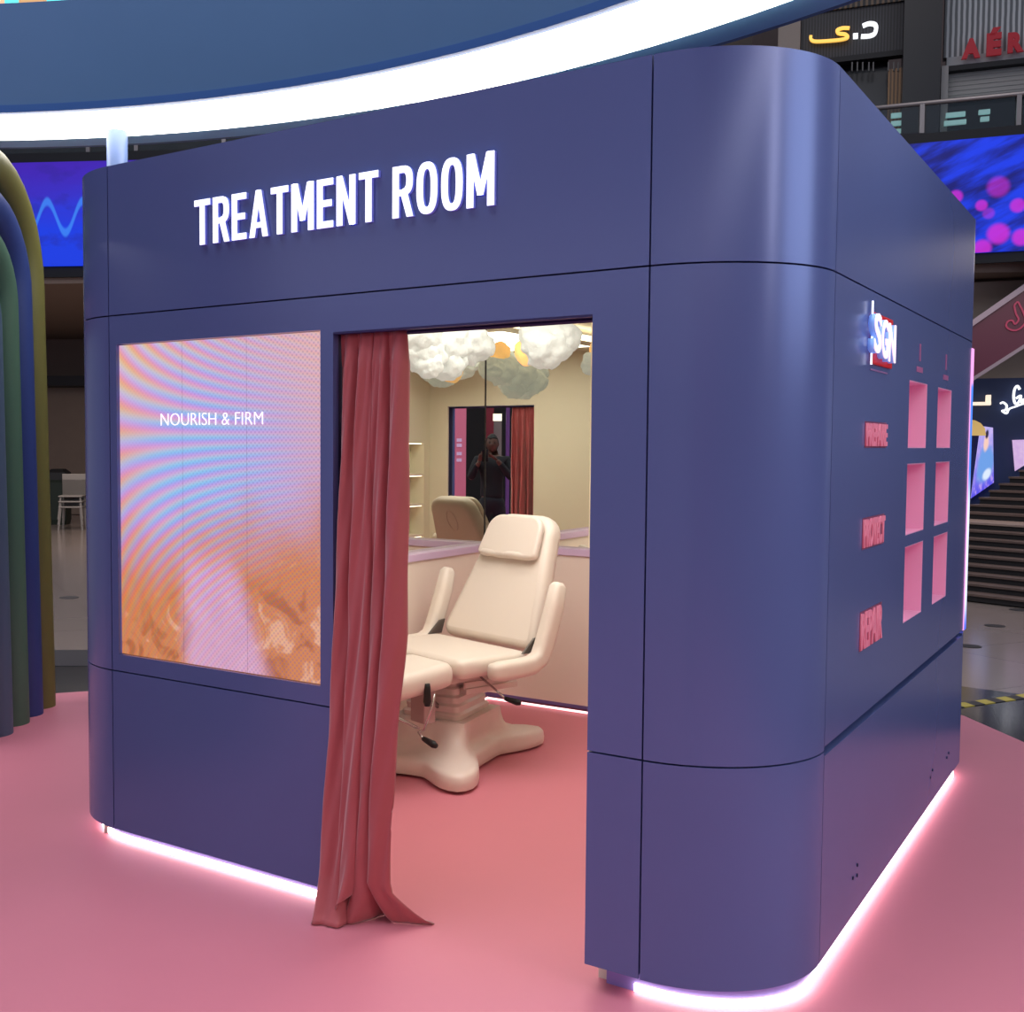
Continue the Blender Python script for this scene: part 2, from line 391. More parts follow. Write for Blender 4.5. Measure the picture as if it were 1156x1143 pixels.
def led_left():
    g = G('blue_wave_screen'); n = g.noise(3.0, 1, 1.2, 0.4)
    base = g.mix(g.clamp(g.add(g.v, g.mul(g.sub(n, .5), .5)), 0.25, 1.0), (12, 56, 225), (60, 22, 175))
    base = g.mix(g.mul(g.clamp(g.noise(6, 3, 1, 0, 5), .5, .7), .35), base, (30, 20, 120))
    ph = g.f('SINE', g.add(g.mul(g.u, 78.5), -0.23)); d = g.f('ABSOLUTE', g.sub(g.sub(g.v, 0.47), g.mul(ph, 0.15)))
    return g.out(g.mix(g.mul(g.clamp(d, 0.02, 0.06, 1, 0), .7), base, (60, 140, 250)), 1.0)
def led_right():
    g = G('blue_bokeh_screen')
    a = g.add(g.mul(g.u, 2.6), g.mul(g.v, -.55)); b = g.add(g.mul(g.u, 1.45), g.v)      # slanting cloud streaks
    cb = g.nt.nodes.new('ShaderNodeCombineXYZ'); g.nt.links.new(g.mul(a, 1.1), cb.inputs[0]); g.nt.links.new(g.mul(g.sub(g.v, g.mul(g.u, 1.1)), 3.2), cb.inputs[1])
    nn_ = g.nt.nodes.new('ShaderNodeTexNoise'); nn_.inputs['Scale'].default_value = 2.2; nn_.inputs['Detail'].default_value = 5; g.nt.links.new(cb.outputs[0], nn_.inputs['Vector'])
    base = g.mix(g.clamp(nn_.outputs['Fac'], .36, .64), (4, 8, 110), (14, 56, 232))
    for px, py, r, k in ((1127, 211, 11, .55), (1108, 232, 6, .9), (1116, 241, 6, .4), (1149, 232, 7.5, .9), (1127, 264, 11, 1), (1153, 268, 9, 1), (1109, 280, 9, 1), (1079, 222, 7, .9), (1170, 225, 8, .9)):
        s_, z_ = sz(px, py, 0); base = g.mix(g.mul(g.disc((s_-SS0)/(SS1-SS0), (z_-SZ_B)/(SZ_T-SZ_B), r*.0078, (SS1-SS0)/(SZ_T-SZ_B), .3), k*.8), base, (205, 36, 214))
    return g.out(base, 1.0)
t = root('led_fascia_screen', mp(-0.5, 0, 4.3), 0, 'long blue screen on the gallery edge seen left of the booth, cyan wave on it', 'screen')
bm = B(); screen_slab(bm, mp(-3.5, 0, 4.30), mp(3.5, 0, 4.30), mp(3.5, 0, 5.85), mp(-3.5, 0, 5.85), MN*0.05); obj('display', bm, led_left(), t)
bm = B(); mbox(bm, -3.6, 3.6, .05, .12, 4.14, 6.0); obj('backing_frame', bm, black_m, t)
# the gallery right of the booth turns towards the hall: its own frame (s along it, off behind it)
QA = CAM + ray(1029, 505)*15.98; QA.z = 0; QE = Matrix.Rotation(-math.radians(16), 3, 'Z') @ ME; QN = Vector((-QE.y, QE.x, 0))
def qp(s_, off, z): return QA + QE*s_ + QN*off + Vector((0, 0, z))
QM = Matrix(((QE.x, QN.x, 0, QA.x), (QE.y, QN.y, 0, QA.y), (0, 0, 1, 0), (0, 0, 0, 1)))
def qbox(bm, s0, s1, o0, o1, z0, z1): return box(bm, s0, s1, o0, o1, z0, z1, QM)
def sz(px, py, off):                            # place of a seen point on the plane 'off' metres behind the gallery edge
    d = ray(px, py); P0 = QA + QN*off; tt = (P0-CAM).dot(QN)/d.dot(QN); P_ = CAM + d*tt; return ((P_-P0).dot(QE), P_.z)
def qbx(bm, px0, px1, py0, py1, off, th):       # upright box on that plane
    s0, s1 = sz(px0, py0, off)[0], sz(px1, py0, off)[0]; pm = (px0+px1)/2
    return qbox(bm, s0, s1, off, off+th, sz(pm, py1, off)[1], sz(pm, py0, off)[1])
def qfn(off): return lambda a, b, d: qp(a, off-d, b)
SS0, SS1 = -.9, 3.1
SZ_B, SZ_T = sz(1128, 284, 0)[1], sz(1092, 157, 0)[1]
t = root('led_fascia_screen', qp(.6, 0, SZ_B), 0, 'blue screen with magenta dots on the gallery edge right of the booth', 'screen')
bm = B(); screen_slab(bm, qp(SS0, 0, SZ_B), qp(SS1, 0, SZ_B), qp(SS1, 0, SZ_T), qp(SS0, 0, SZ_T), QN*0.05); obj('display', bm, led_right(), t)
bm = B(); qbox(bm, SS0-.1, SS1+.1, .05, .12, SZ_B-.14, SZ_T+.14); obj('backing_frame', bm, black_m, t)
# ---- upper gallery, left (a sliver between ring and booth) and right
bm = B(); mbox(bm, -6, 30, .12, 5, 5.85, 6.0); tag(obj('floor', bm, dark_m), kind='structure')
bm = B(); mbox(bm, -6, 11.0, 3.2, 3.5, 6.0, 12); tag(obj('wall_left', bm, mat('dim_gallery_wall', (66, 58, 52), rough=.8, var=.3, vscale=2.0)), kind='structure')
gm = mat('balustrade_glass', (60, 70, 76), rough=0.05); gm.node_tree.nodes['Principled BSDF'].inputs['Alpha'].default_value = 0.35
FZ = SZ_T+.12
bm = B(); qbox(bm, -1.4, 9, .12, 5, FZ-.12, FZ); tag(obj('floor', bm, dark_m), kind='structure')
RZ = (sz(993, 123.5, .2)[1]+sz(1156, 104, .2)[1])/2
t = root('balustrade', qp(.6, .2, FZ), 0, 'glass balustrade with steel handrail above the dotted blue screen', 'railing')
bm = B(); tube(bm, [qp(-1.3, .2, RZ), qp(4.5, .2, RZ)], .034, 10); obj('handrail', bm, steel_m, t, smooth=True)
sp_ = [sz(px, 130, .2)[0] for px in (940, 1041, 1150)] + [sz(1150, 130, .2)[0]+1.3]
for k in range(3):
    bm = B(); qbox(bm, sp_[k]+.05, sp_[k+1]-.05, .19, .21, FZ, RZ-.03); obj('glass_panel', bm, gm, t)
for s_ in sp_:
    bm = B(); qbox(bm, s_-.03, s_+.03, .17, .24, FZ-.12, RZ); obj('post', bm, steel_m, t)
t = root('balustrade', mp(0.3, .2, 6.0), 0, 'dark balustrade above the blue wave screen, seen just under the ring', 'railing')
bm = B(); mbox(bm, -3.5, 5, .19, .21, 6.0, 6.5); obj('glass_panel', bm, gm, t)
bm = B(); tube(bm, [mp(-3.5, .2, 6.55), mp(5, .2, 6.55)], .03, 8); obj('handrail', bm, steel_m, t, smooth=True)
for s in (0.6, 1.35, 2.7): 
    bm = B(); mbox(bm, s-.03, s+.03, .17, .24, 5.88, 6.55); obj('post', bm, steel_m, t)

# ribbed dark shopfront with arabic letters
def ribbed(name, c1, c2, scale):
    m = mat(name, c1, rough=0.5); nt = m.node_tree; b = nt.nodes['Principled BSDF']
    tc = nt.nodes.new('ShaderNodeTexCoord'); mpn = nt.nodes.new('ShaderNodeMapping'); mpn.inputs['Rotation'].default_value = (0, 0, -math.atan2(ME.y, ME.x))
    nt.links.new(tc.outputs['Object'], mpn.inputs[0])
    w = nt.nodes.new('ShaderNodeTexWave'); w.wave_type = 'BANDS'; w.bands_direction = 'X'; w.inputs['Scale'].default_value = scale; w.inputs['Distortion'].default_value = 0.6
    r = nt.nodes.new('ShaderNodeValToRGB'); r.color_ramp.elements[0].color = (*lin(c1), 1); r.color_ramp.elements[1].color = (*lin(c2), 1); r.color_ramp.elements[0].position = .35; r.color_ramp.elements[1].position = .75
    nt.links.new(mpn.outputs[0], w.inputs[0]); nt.links.new(w.outputs['Fac'], r.inputs[0]); nt.links.new(r.outputs[0], b.inputs['Base Color']); return m
t = root('storefront', qp(.2, 3, FZ), 0, 'dark upper shopfront with ribbed panels and a brown timber strip', 'shop')
def qpart(name, px0, px1, py0, py1, off, th, m, par):
    bm = B(); qbx(bm, px0, px1, py0, py1, off, th); return obj(name, bm, m, par)
qpart('sign_panel', 905, 1022, 8, 62, 3.0, .2, ribbed('dark_ribbed_panel', (20, 20, 24), (50, 50, 56), 7), t)
qpart('upper_panel', 905, 1022, -40, 8, 2.95, .2, ribbed('amber_slats', (18, 18, 20), (104, 84, 64), 4), t)  # dark slats banded with amber brown
qpart('lintel', 905, 1022, 62, 68, 2.95, .2, black_m, t)
qpart('shop_window', 905, 1003, 68, 150, 3.3, .1, mat('dim_shop_window', (22, 22, 26), rough=.2), t)
gsl = mat('grey_slat', (96, 94, 92), rough=.5)
for px in (962, 968, 974, 981, 986, 1003, 1009, 1014):
    qpart('slat', px-.8, px+.8, 70, 80, 2.96, .05, gsl, t)
qpart('timber_strip', 1003, 1023, 77, 150, 2.98, .1, ribbed('brown_timber', (96, 74, 54), (150, 114, 78), 6), t)
bm = B(); qbx(bm, 880, 905, -30, 160, 2.9, .3); tag(obj('wall_right', bm, mat('beige_gallery_wall', (150, 138, 128), rough=.7)), kind='structure')
bm = B(); qbx(bm, 1023, 1066, -60, 160, 2.6, .7); tag(obj('wall_pillar', bm, mat('black_stone_pillar', (24, 24, 28), rough=.35, var=.1)), kind='structure')

def stroke(pts, w, fn, d=0.06):
    """thick flat lettering stroke with depth"""
    bm = B(); P = [Vector(p) for p in pts]; L = []; Rr = []
    for i, p in enumerate(P):
        tt = (P[min(i+1, len(P)-1)]-P[max(i-1, 0)]).normalized(); n = Vector((-tt.y, tt.x))
        L.append(p+n*w/2); Rr.append(p-n*w/2)
    rings = [[fn(a.x, a.y, 0), fn(b_.x, b_.y, 0), fn(b_.x, b_.y, d), fn(a.x, a.y, d)] for a, b_ in zip(L, Rr)]
    loft(bm, rings); return bm
gold_em = mat('gold_lit_letter', (255, 200, 90), emit=(255, 196, 90), es=1.0)
paleem = mat('white_lit_letter', (250, 250, 250), emit=(245, 248, 255), es=1.2)
t = root('shop_sign', qp(.2, 2.9, 8.3), 0, 'gold and white Arabic lettering on the dark ribbed shopfront', 'sign')
f_ = qfn(2.94)
def smooth_path(P, n=5):
    out = []
    for i in range(len(P)-1):
        p0, p1, p2, p3 = (Vector(P[max(i-1, 0)]), Vector(P[i]), Vector(P[i+1]), Vector(P[min(i+2, len(P)-1)]))
        for k in range(n):
            u = k/n; out.append(tuple(.5*((2*p1)+(p2-p0)*u+(2*p0-5*p1+4*p2-p3)*u*u+(3*p1-p0-3*p2+p3)*u**3)))
    return out+[tuple(P[-1])]
def pxpath(L, off, n=5): return smooth_path([sz(x, y, off) for x, y in L], n)
obj('gold_letter', stroke(pxpath([(959, 32.5), (951, 32.5), (945, 35), (947, 38.5), (954, 39.5), (957, 43), (950, 45.5), (935, 47), (920, 47.5), (915.5, 45), (915.5, 41)], 2.94), .045, f_), gold_em, t)
obj('white_letter', stroke(pxpath([(974, 30), (981, 27.5), (987.5, 28.5), (989, 33), (987, 39), (981, 41.5), (972, 42)], 2.94), .060, f_), paleem, t)
bm = B(); prism(bm, [sz(963, 44.5, 2.94), sz(968.5, 44, 2.94), sz(968.5, 38.5, 2.94), sz(963, 39, 2.94)], 0, .06, f_); obj('white_dot', bm, paleem, t)

t = root('storefront', qp(2.4, 3, FZ), 0, 'pale grey upper shop with roller shutter behind the red letters', 'shop')
qpart('slat_fascia', 1069, 1230, -60, 56, 3.0, .2, ribbed('pale_vertical_slats', (96, 100, 102), (186, 190, 190), 4.2), t)
qpart('letter_shelf', 1069, 1230, 56, 66, 2.95, .2, mat('grey_shelf', (160, 162, 162)), t)
qpart('lintel', 1066, 1230, 66, 72, 2.86, .3, black_m, t)
sm = mat('grey_roller_shutter', (158, 154, 150), rough=.5); bm = B()
for k in range(12): qbx(bm, 1066, 1230, 72+k*2.6, 72+(k+1)*2.6, 3.02+.012*(k % 2), .06)
obj('roller_shutter', bm, sm, t)
qpart('jamb', 1063, 1071, 74, 156, 2.8, .3, mat('pale_jamb', (160, 156, 152)), t)
qpart('shop_window', 1071, 1230, 103, 170, 3.3, .1, mat('dark_shop_window', (18, 22, 24), rough=.15), t)
shelf_em = mat('lit_merchandise', (170, 215, 215), emit=(150, 200, 198), es=.9)
for (px0, px1, y, lb) in ((1006, 1036, 129, 'upper lit shelf, behind glass, between handrail end and first post'), (1006, 1037, 138, 'middle lit shelf behind glass, left of the first post'), (1010, 1037, 147, 'lowest lit shelf behind glass, left of the first post'),
      (1068, 1090, 129, 'upper lit shelf behind glass, right of the pale jamb'), (1066, 1091, 138, 'lower lit shelf behind glass, right of the pale jamb'), (1105, 1118, 126, 'small upper lit shelf behind glass at the right edge'), (1107, 1117, 134, 'small lower lit shelf behind glass at the right edge')):
    bm = B(); qbx(bm, px0, px1, y-2.5, y+2.5, 2.7 if px0 < 1050 or px0 > 1066 else 2.7, .06)
    tag(obj('display_shelf', bm, shelf_em), lb, 'shelf', 'lit shelves behind the gallery balustrade')
redl = mat('dark_red_letter', (150, 20, 34), rough=.4, emit=(130, 10, 24), es=.35)
t = root('shop_sign', qp(2.2, 2.9, 7.9), 0, 'dark red capitals AÉR on the pale slatted shopfront', 'sign')
for ch, px0, px1, ytop, ybot in (('A', 1085, 1107, 43, 68), ('É', 1113, 1131, 31, 64.5), ('R', 1137, 1156, 36, 61), ('O', 1162, 1182, 33, 59)):
    s0, zb = sz(px0, ybot, 2.84); s1, zt = sz(px1, ytop, 2.84)
    bm = text_mesh(ch, .5, lambda a, b, d: (a, d, b), .05, 1.0, .035); wx = max(v.co.x for v in bm.verts); wz = max(v.co.z for v in bm.verts)
    for v in bm.verts: v.co = qp(s0+v.co.x*(s1-s0)/wx, 2.84-v.co.y, zb+v.co.z*(zt-zb)/wz)
    obj('letter', bm, redl, t)

# below the gallery, right: escalator flank, navy shop, stairs
def line(px0, py0, px1, py1, off):              # straight edge through two seen points, extended both ways
    a, b_ = sz(px0, py0, off), sz(px1, py1, off); m_ = (b_[1]-a[1])/(b_[0]-a[0]); return lambda s_: a[1]+m_*(s_-a[0])
u1, u0 = line(1097, 366, 1156, 325, -.2), line(1098, 428, 1156, 391, -.2)
sa_, sb_ = -.3, 3.5
t = root('escalator', qp(1.4, -.2, 2.6), 0, 'maroon escalator flank rising to the right behind the booth', 'escalator')
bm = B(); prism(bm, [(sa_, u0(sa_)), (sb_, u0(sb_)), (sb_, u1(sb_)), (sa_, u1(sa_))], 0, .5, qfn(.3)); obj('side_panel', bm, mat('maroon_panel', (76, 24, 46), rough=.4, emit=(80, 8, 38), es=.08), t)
bm = B(); prism(bm, [(sa_, u1(sa_)-.04), (sb_, u1(sb_)-.04), (sb_, u1(sb_)+.05), (sa_, u1(sa_)+.05)], -.03, .53, qfn(.3)); obj('handrail_capping', bm, mat('grey_capping', (150, 134, 146), rough=.4), t)
bm = B(); prism(bm, [(sa_, u0(sa_)-.03), (sb_, u0(sb_)-.03), (sb_, u0(sb_)+.025), (sa_, u0(sa_)+.025)], -.03, .53, qfn(.3)); obj('lower_trim', bm, mat('grey_trim', (140, 126, 136), rough=.4), t)
pinkg = mat('pink_outline', (150, 44, 76), rough=.4, emit=(150, 40, 72), es=.2)
obj('emblem', stroke(pxpath([(1145, 345), (1149, 341), (1152, 346), (1155, 352), (1158, 362), (1154, 369), (1147, 373), (1140, 372), (1136, 368), (1138, 363), (1143, 362), (1146, 366), (1150, 361), (1147, 354), (1145, 345)], -.22), .022, qfn(-.2), .02), pinkg, t)
t = root('storefront', qp(1.4, 1.0, 0), 0, 'navy ground-floor shopfront below the escalator with white neon script', 'shop')
ztop = sz(1135, 427, 1.0)[1]
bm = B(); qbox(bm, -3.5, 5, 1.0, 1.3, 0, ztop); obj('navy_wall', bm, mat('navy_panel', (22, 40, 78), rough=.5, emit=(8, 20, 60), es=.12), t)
bm = B(); qbox(bm, -3.5, 5, 1.0, 1.2, ztop, 4.0); obj('bulkhead', bm, mat('beige_bulkhead', (142, 130, 120), rough=.7), t)
t2 = root('neon_sign', qp(1.6, .95, 2.1), 0, 'white neon script with an underline swash on the navy shopfront', 'sign')
fn_ = qfn(.96)
obj('script', stroke(pxpath([(1151, 440), (1148, 436), (1145, 440), (1144, 449), (1146, 456), (1150, 454), (1152, 447), (1147, 450)], .96), .028, fn_), paleem, t2)
s0, zb = sz(1152, 457, .94); obj('script', text_mesh('en', .17, lambda a, b, d: qp(s0+a, .93-d, zb+b), .03, .8, .004), paleem, t2)
obj('underline', stroke(pxpath([(1129, 456), (1132, 454.5), (1136, 458), (1135, 463), (1131, 464), (1136, 467), (1139, 462), (1147, 459), (1160, 454), (1175, 449)], .96), .024, fn_), paleem, t2)
def poster():
    g = G('backlit_poster'); base = g.mix(g.v, (90, 80, 235), (185, 175, 240))
    base = g.mix(g.mul(g.clamp(g.noise(6, 1, 1, .4), .45, .65), .5), base, (225, 190, 245))
    base = g.mix(g.disc(.62, .45, .30, .7, .3), base, (110, 160, 232)); base = g.mix(g.disc(.70, .24, .09, .5), base, (222, 235, 255))
    base = g.mix(g.disc(.62, .78, .11, .6), base, (248, 205, 190)); base = g.mix(g.disc(.6, .90, .06, .5), base, (40, 30, 60))
    return g.out(base, 1.0)
def q3(px, py, off): a, b_ = sz(px, py, off); return qp(a, off, b_)
bm = B(); screen_slab(bm, q3(1096, 563, .9), q3(1122, 545, .9), q3(1121, 483, .9), q3(1107, 481, .9), QN*.04)
tag(obj('backlit_poster', bm, poster()), 'lilac backlit poster of a figure in a blue dress beside the navy wall', 'poster')
g = G('pink_display'); bm = B(); screen_slab(bm, q3(1146, 532, .9), q3(1175, 514, .9), q3(1175, 496, .9), q3(1143, 497, .9), QN*.04)
tag(obj('wall_display', bm, g.out(g.mix(g.noise(5), (196, 150, 226), (240, 210, 240)), .9)), 'pink white glowing display at the right edge on the navy wall', 'screen')
t = root('wall_shelf', qp(.8, .8, 2.1), 0, 'white lit shelf bar next to the booth, below the escalator', 'shelf')
lit1 = mat('lit_shelf', (250, 240, 220), emit=(255, 236, 210), es=.9)
qpart('board', 1085, 1119, 454, 457.5, .75, .2, lit1, t); qpart('lamp', 1114, 1119, 446, 454, .75, .15, lit1, t)
bm = B(); prism(bm, [sz(x, y, .8) for x, y in ((1088, 492), (1112, 492), (1111, 484), (1106, 478), (1100, 475), (1088, 473))], 0, .12, qfn(.8))
tag(obj('domed_lamp', bm, mat('cream_dome', (226, 196, 130), rough=.5, emit=(220, 180, 100), es=.5)), 'cream domed lamp under the white lit shelf bar', 'lamp')

# stairs: two flights
t = root('staircase', (-.7, 10.0, 0), 0, 'dark brown wide staircase behind the booth on the right', 'stairs')
step_m = mat('dark_stair_tread', (92, 74, 66), rough=.5, var=.15, vscale=4); riser_m = mat('dark_stair_riser', (24, 20, 20), rough=.6)
SA = Vector((-0.949, 10.094, 0)); SE = (Vector((-0.391, 9.861, 0))-SA).normalized(); SN = Vector((-SE.y, SE.x, 0))
SM = Matrix(((SE.x, SN.x, 0, SA.x), (SE.y, SN.y, 0, SA.y), (0, 0, 1, 0), (0, 0, 0, 1)))
n1 = 9; h1 = .70/n1; d1 = .22
for k in range(n1):
    bm = B(); box(bm, -4.5, 4, k*d1, n1*d1+3.0, k*h1, (k+1)*h1-.022, SM); obj('riser', bm, riser_m, t)
    bm = B(); box(bm, -4.5, 4, k*d1-.03, (k+1)*d1+.02 if k < n1-1 else n1*d1+.5, (k+1)*h1-.022, (k+1)*h1, SM)
    obj('tread' if k < n1-1 else 'landing', bm, step_m if k < n1-1 else mat('landing_painted_lit', (150, 128, 116), rough=.5), t)  # landing painted paler than the treads, as if catching light
for k in range(7):
    y0 = n1*d1+.4+k*.25; z0 = .70+k*.085
    d = ray(1086+k*11, 505); P0 = SA+SN*y0; tt = (P0-CAM).dot(SN)/d.dot(SN); x0 = (CAM+d*tt-SA).dot(SE)
    bm = B(); box(bm, x0, x0+6, y0, y0+1.6, z0, z0+.06, SM); obj('riser', bm, riser_m, t)
    bm = B(); box(bm, x0, x0+6, y0-.03, y0+.26, z0+.06, z0+.085, SM); obj('tread', bm, step_m, t)
# left, seen between arch and booth: bins and stacked chairs far away
p = hit(67, 592, 2, -0.012)
t = root('litter_bin', p, .6, 'dark green bin far left beside the stacked white chairs', 'bin')
bm = B(); loft(bm, [[(x*k, y*k, z) for x, y in rrect(-.2, .2, -.2, .2, .05)] for z, k in ((0, .9), (.1, 1), (.85, 1.05), (.9, 1.1))]); obj('body', bm, mat('dark_green_plastic', (26, 38, 28), rough=.5), t, local=True)
bm = B(); loft(bm, [[(x*k, y*k, z) for x, y in rrect(-.2, .2, -.2, .2, .05)] for z, k in ((.9, 1.12), (1.05, 1.0), (1.12, .6))]); obj('lid', bm, black_m, t, local=True)
p = hit(82, 598, 2, -0.012)
wp = mat('white_plastic', (150, 142, 134), rough=.5)
def plastic_chair(z):
    t = root('plastic_chair', (p.x, p.y, z), .7, None, 'chair', 'white plastic chairs stacked far left')
    bm = B(); box(bm, -.22, .22, -.22, .22, .42, .45); obj('seat', bm, wp, t, local=True, bevel=.01)
    bm = B(); box(bm, -.22, .22, .19, .23, .45, .85); obj('backrest', bm, wp, t, local=True, bevel=.01)
    for sx in (-1, 1):
        for sy in (-1, 1):
            bm = B(); tube(bm, [(sx*.18, sy*.18, .42), (sx*.22, sy*.22, 0)], .02, 6); obj('leg', bm, wp, t, local=True)
    return t
plastic_chair(-.012)['label'] = 'white plastic chair at the bottom of the stack far left'
plastic_chair(.09)['label'] = 'white plastic chair in the middle of the stack far left'
plastic_chair(.19)['label'] = 'white plastic chair on top of the stack far left'
bm = B(); mbox(bm, -10, 8, 8.4, 8.6, 0, 2.9); tag(obj('wall_lower', bm, mat('tan_tiled_wall', (138, 118, 102), rough=.5, var=.05)), kind='structure')
bm = B(); mbox(bm, -10, 8, 7.6, 8.5, 2.9, 3.12); tag(obj('trim_3', bm, dark_m), kind='structure')

# hazard tape and round floor caps on the right
def hazard():
    m = mat('hazard_tape', (200, 180, 60), rough=.5); nt = m.node_tree; b = nt.nodes['Principled BSDF']
    tc = nt.nodes.new('ShaderNodeTexCoord'); w = nt.nodes.new('ShaderNodeTexWave'); w.bands_direction = 'DIAGONAL'; w.inputs['Scale'].default_value = 2.4
    r = nt.nodes.new('ShaderNodeValToRGB'); r.color_ramp.interpolation = 'CONSTANT'; r.color_ramp.elements[0].color = (*lin((18, 18, 14)), 1)
    r.color_ramp.elements[1].position = .5; r.color_ramp.elements[1].color = (*lin((190, 170, 60)), 1)
    nt.links.new(tc.outputs['Object'], w.inputs[0]); nt.links.new(w.outputs['Fac'], r.inputs[0]); nt.links.new(r.outputs[0], b.inputs['Base Color']); return m
a_, b_ = hit(1070, 798, 2, 0), hit(1175, 783, 2, 0); dd = (b_-a_).normalized(); nn = Vector((-dd.y, dd.x, 0))*.045
bm = B(); prism(bm, [(a_-nn)[:2], (b_-nn)[:2], (b_+nn)[:2], (a_+nn)[:2]], -.006, -.002, lambda a, b, d: (a, b, d))
tag(obj('hazard_tape', bm, hazard()), 'black and yellow striped tape on the floor behind the booth', 'tape')
for px, py, lb in ((1095, 730, 'dark round floor cap nearest the booth, behind its right edge'), (1123, 707, 'middle one of three dark round floor caps right of the booth'), (1150, 689, 'dark round floor cap close to the foot of the staircase')):
    p = hit(px, py, 2, -.012); bm = B(); tube(bm, [p, p+Vector((0, 0, .004))], .085, 20)
    tag(obj('floor_cap', bm, black_m), lb, 'floor cap', 'round caps in the tiles')
p = hit(78, 675, 2, -.012); bm = B(); tube(bm, [p, p+Vector((0, 0, .004))], .10, 20)
tag(obj('floor_cap', bm, black_m), 'single dark round cap in the tiles left of the booth', 'floor cap')

# ================================================================== RING CANOPY
RC = Vector((-2.33, -3.2)); RH = 3.5; RI = 4.98; RO = 5.43; RR = 5.69
t = root('ring_canopy', (RC.x, RC.y, RH), 0, 'large blue ring canopy overhead with a glowing white underside', 'canopy')
NS = 128
def annulus(r0, r1, z0, z1, cz=None):
    bm = B(); rings = []
    for i in range(NS):
        a = 2*PI*i/NS; c_, s_ = math.cos(a), math.sin(a)
        rings.append([(RC.x+r*c_, RC.y+r*s_, z) for r, z in ((r0, z0), (r1, z0), (r1, z1), (r0, z1))])
    rings.append(rings[0]); loft(bm, rings, cap=False); bmesh.ops.remove_doubles(bm, verts=bm.verts, dist=1e-5); return bm
obj('inner_fascia', annulus(RI-.03, RI+.01, RH+.03, RH+.60), ring_m, t, smooth=True, angle=.6)
obj('inner_lip', annulus(RI-.036, RI+.012, RH-.012, RH+.03), mat('ring_dark_lip', (44, 92, 158), rough=.5), t, smooth=True, angle=.6)
obj('light_diffuser', annulus(RI+.012, RO, RH-.035, RH+.02), ringled_m, t, smooth=True, angle=.6)
obj('outer_rim', annulus(RO, RR, RH-.01, RH+.04), rim_m, t, smooth=True, angle=.6)
obj('outer_fascia', annulus(RR, RR+.03, RH-.01, RH+.60), ring_m, t, smooth=True, angle=.6)
bm = B(); a = math.atan2(3.6-RC.y, -3.6-RC.x)
p = hit(132, 142, 2, RH); bm = B()
tube(bm, [(p.x, p.y, 0), (p.x, p.y, RH)], .062, 24)
tag(obj('support_column', bm, post_m, smooth=True, angle=.6), 'pale blue round post holding up the ring behind the booth', 'column')
# coloured lights of the hall seen above the ring fascia, top left
for px, w_, c, k in ((3, .45, (255, 190, 150), 'orange pink'), (37, .35, (210, 160, 110), 'tan'), (95, 2.4, (110, 240, 235), 'turquoise'), (118, .7, (235, 240, 150), 'pale yellow')):
    p = CAM + ray(px, 0)*(14.5+.3*len(k)); bm = B(); box(bm, -w_/2, w_/2, -.1, .1, -.22, .5, Matrix.Translation(p) @ Matrix.Rotation(.6, 4, 'Z'))
    tag(obj('hall_light', bm, mat('hall_light_'+k.replace(' ', '_'), c, emit=c, es=.9), bevel=.05), k+' light panel high in the hall, above the ring fascia', 'light')

# ================================================================== RAINBOW ARCH
D = Vector((0.5213, -0.8534, 0)); base0 = Vector((-4.794, 1.474, 0)) + .1*Vector((-.62, -.78, 0))
t = root('rainbow_arch', base0 + D*1.5, 0, 'nested rainbow arch of coloured tubes left of the booth', 'arch')
for k, (c, nm, s0, top, rc) in enumerate((((112, 110, 52), 'olive yellow tube', 0, 3.12, .60), ((46, 66, 128), 'dark blue tube', .208, 2.90, .46), ((76, 112, 88), 'green tube', .425, 2.70, .34), ((78, 100, 122), 'grey blue tube', .667, 2.48, .24), ((120, 76, 110), 'mauve tube', .89, 2.26, .2))):
    S1 = 3.4-s0; lean = .10*(1-k*.1); pts = []
    prof = [(s0, 0)]
    zt = top-rc
    for i in range(1, 7): prof.append((s0+lean*i/6, zt*i/6))
    for i in range(1, 9):
        a = PI/2*i/8; prof.append((s0+lean+rc*(1-math.cos(a)), zt+rc*math.sin(a)))
    mir = [(3.4-s, z) for s, z in reversed(prof)]
    prof += mir
    bm = B(); tube(bm, [base0 + D*s + Vector((0, 0, z)) for s, z in prof], .106, 24)
    o = obj('arch_tube', bm, mat(nm.replace(' ', '_'), c, rough=.5), t, smooth=True, angle=.8); o['label'] = nm

# ================================================================== TREATMENT ROOM BOOTH
R = 0.396; XL = -2.594; YD = 2.979; XO = XL-R; YB = YD+R
z0, z1, z2, z3 = 0.08, 0.7133, 2.0969, 2.669
g_ = 0.0026
booth = root('treatment_booth', (XO/2, YB/2, 0), 0, 'indigo treatment room booth with rounded corners and a curtained doorway', 'booth')
def arc(cx, cy, r, a0, a1, n=14): return [(cx+r*math.cos(a0+(a1-a0)*i/n), cy+r*math.sin(a0+(a1-a0)*i/n)) for i in range(n+1)]
ffn = lambda a, b, d: (a, d, b)               # front face, depth into the booth is +y
sfn = lambda a, b, d: (-d, a, b)              # right side face, depth into the booth is -x
DX0, DX1, DZ = -1.498, -0.565, 1.975
SX0, SX1, SZ0, SZ1 = -2.554, -1.552, 0.780, 1.986
TH = 0.03
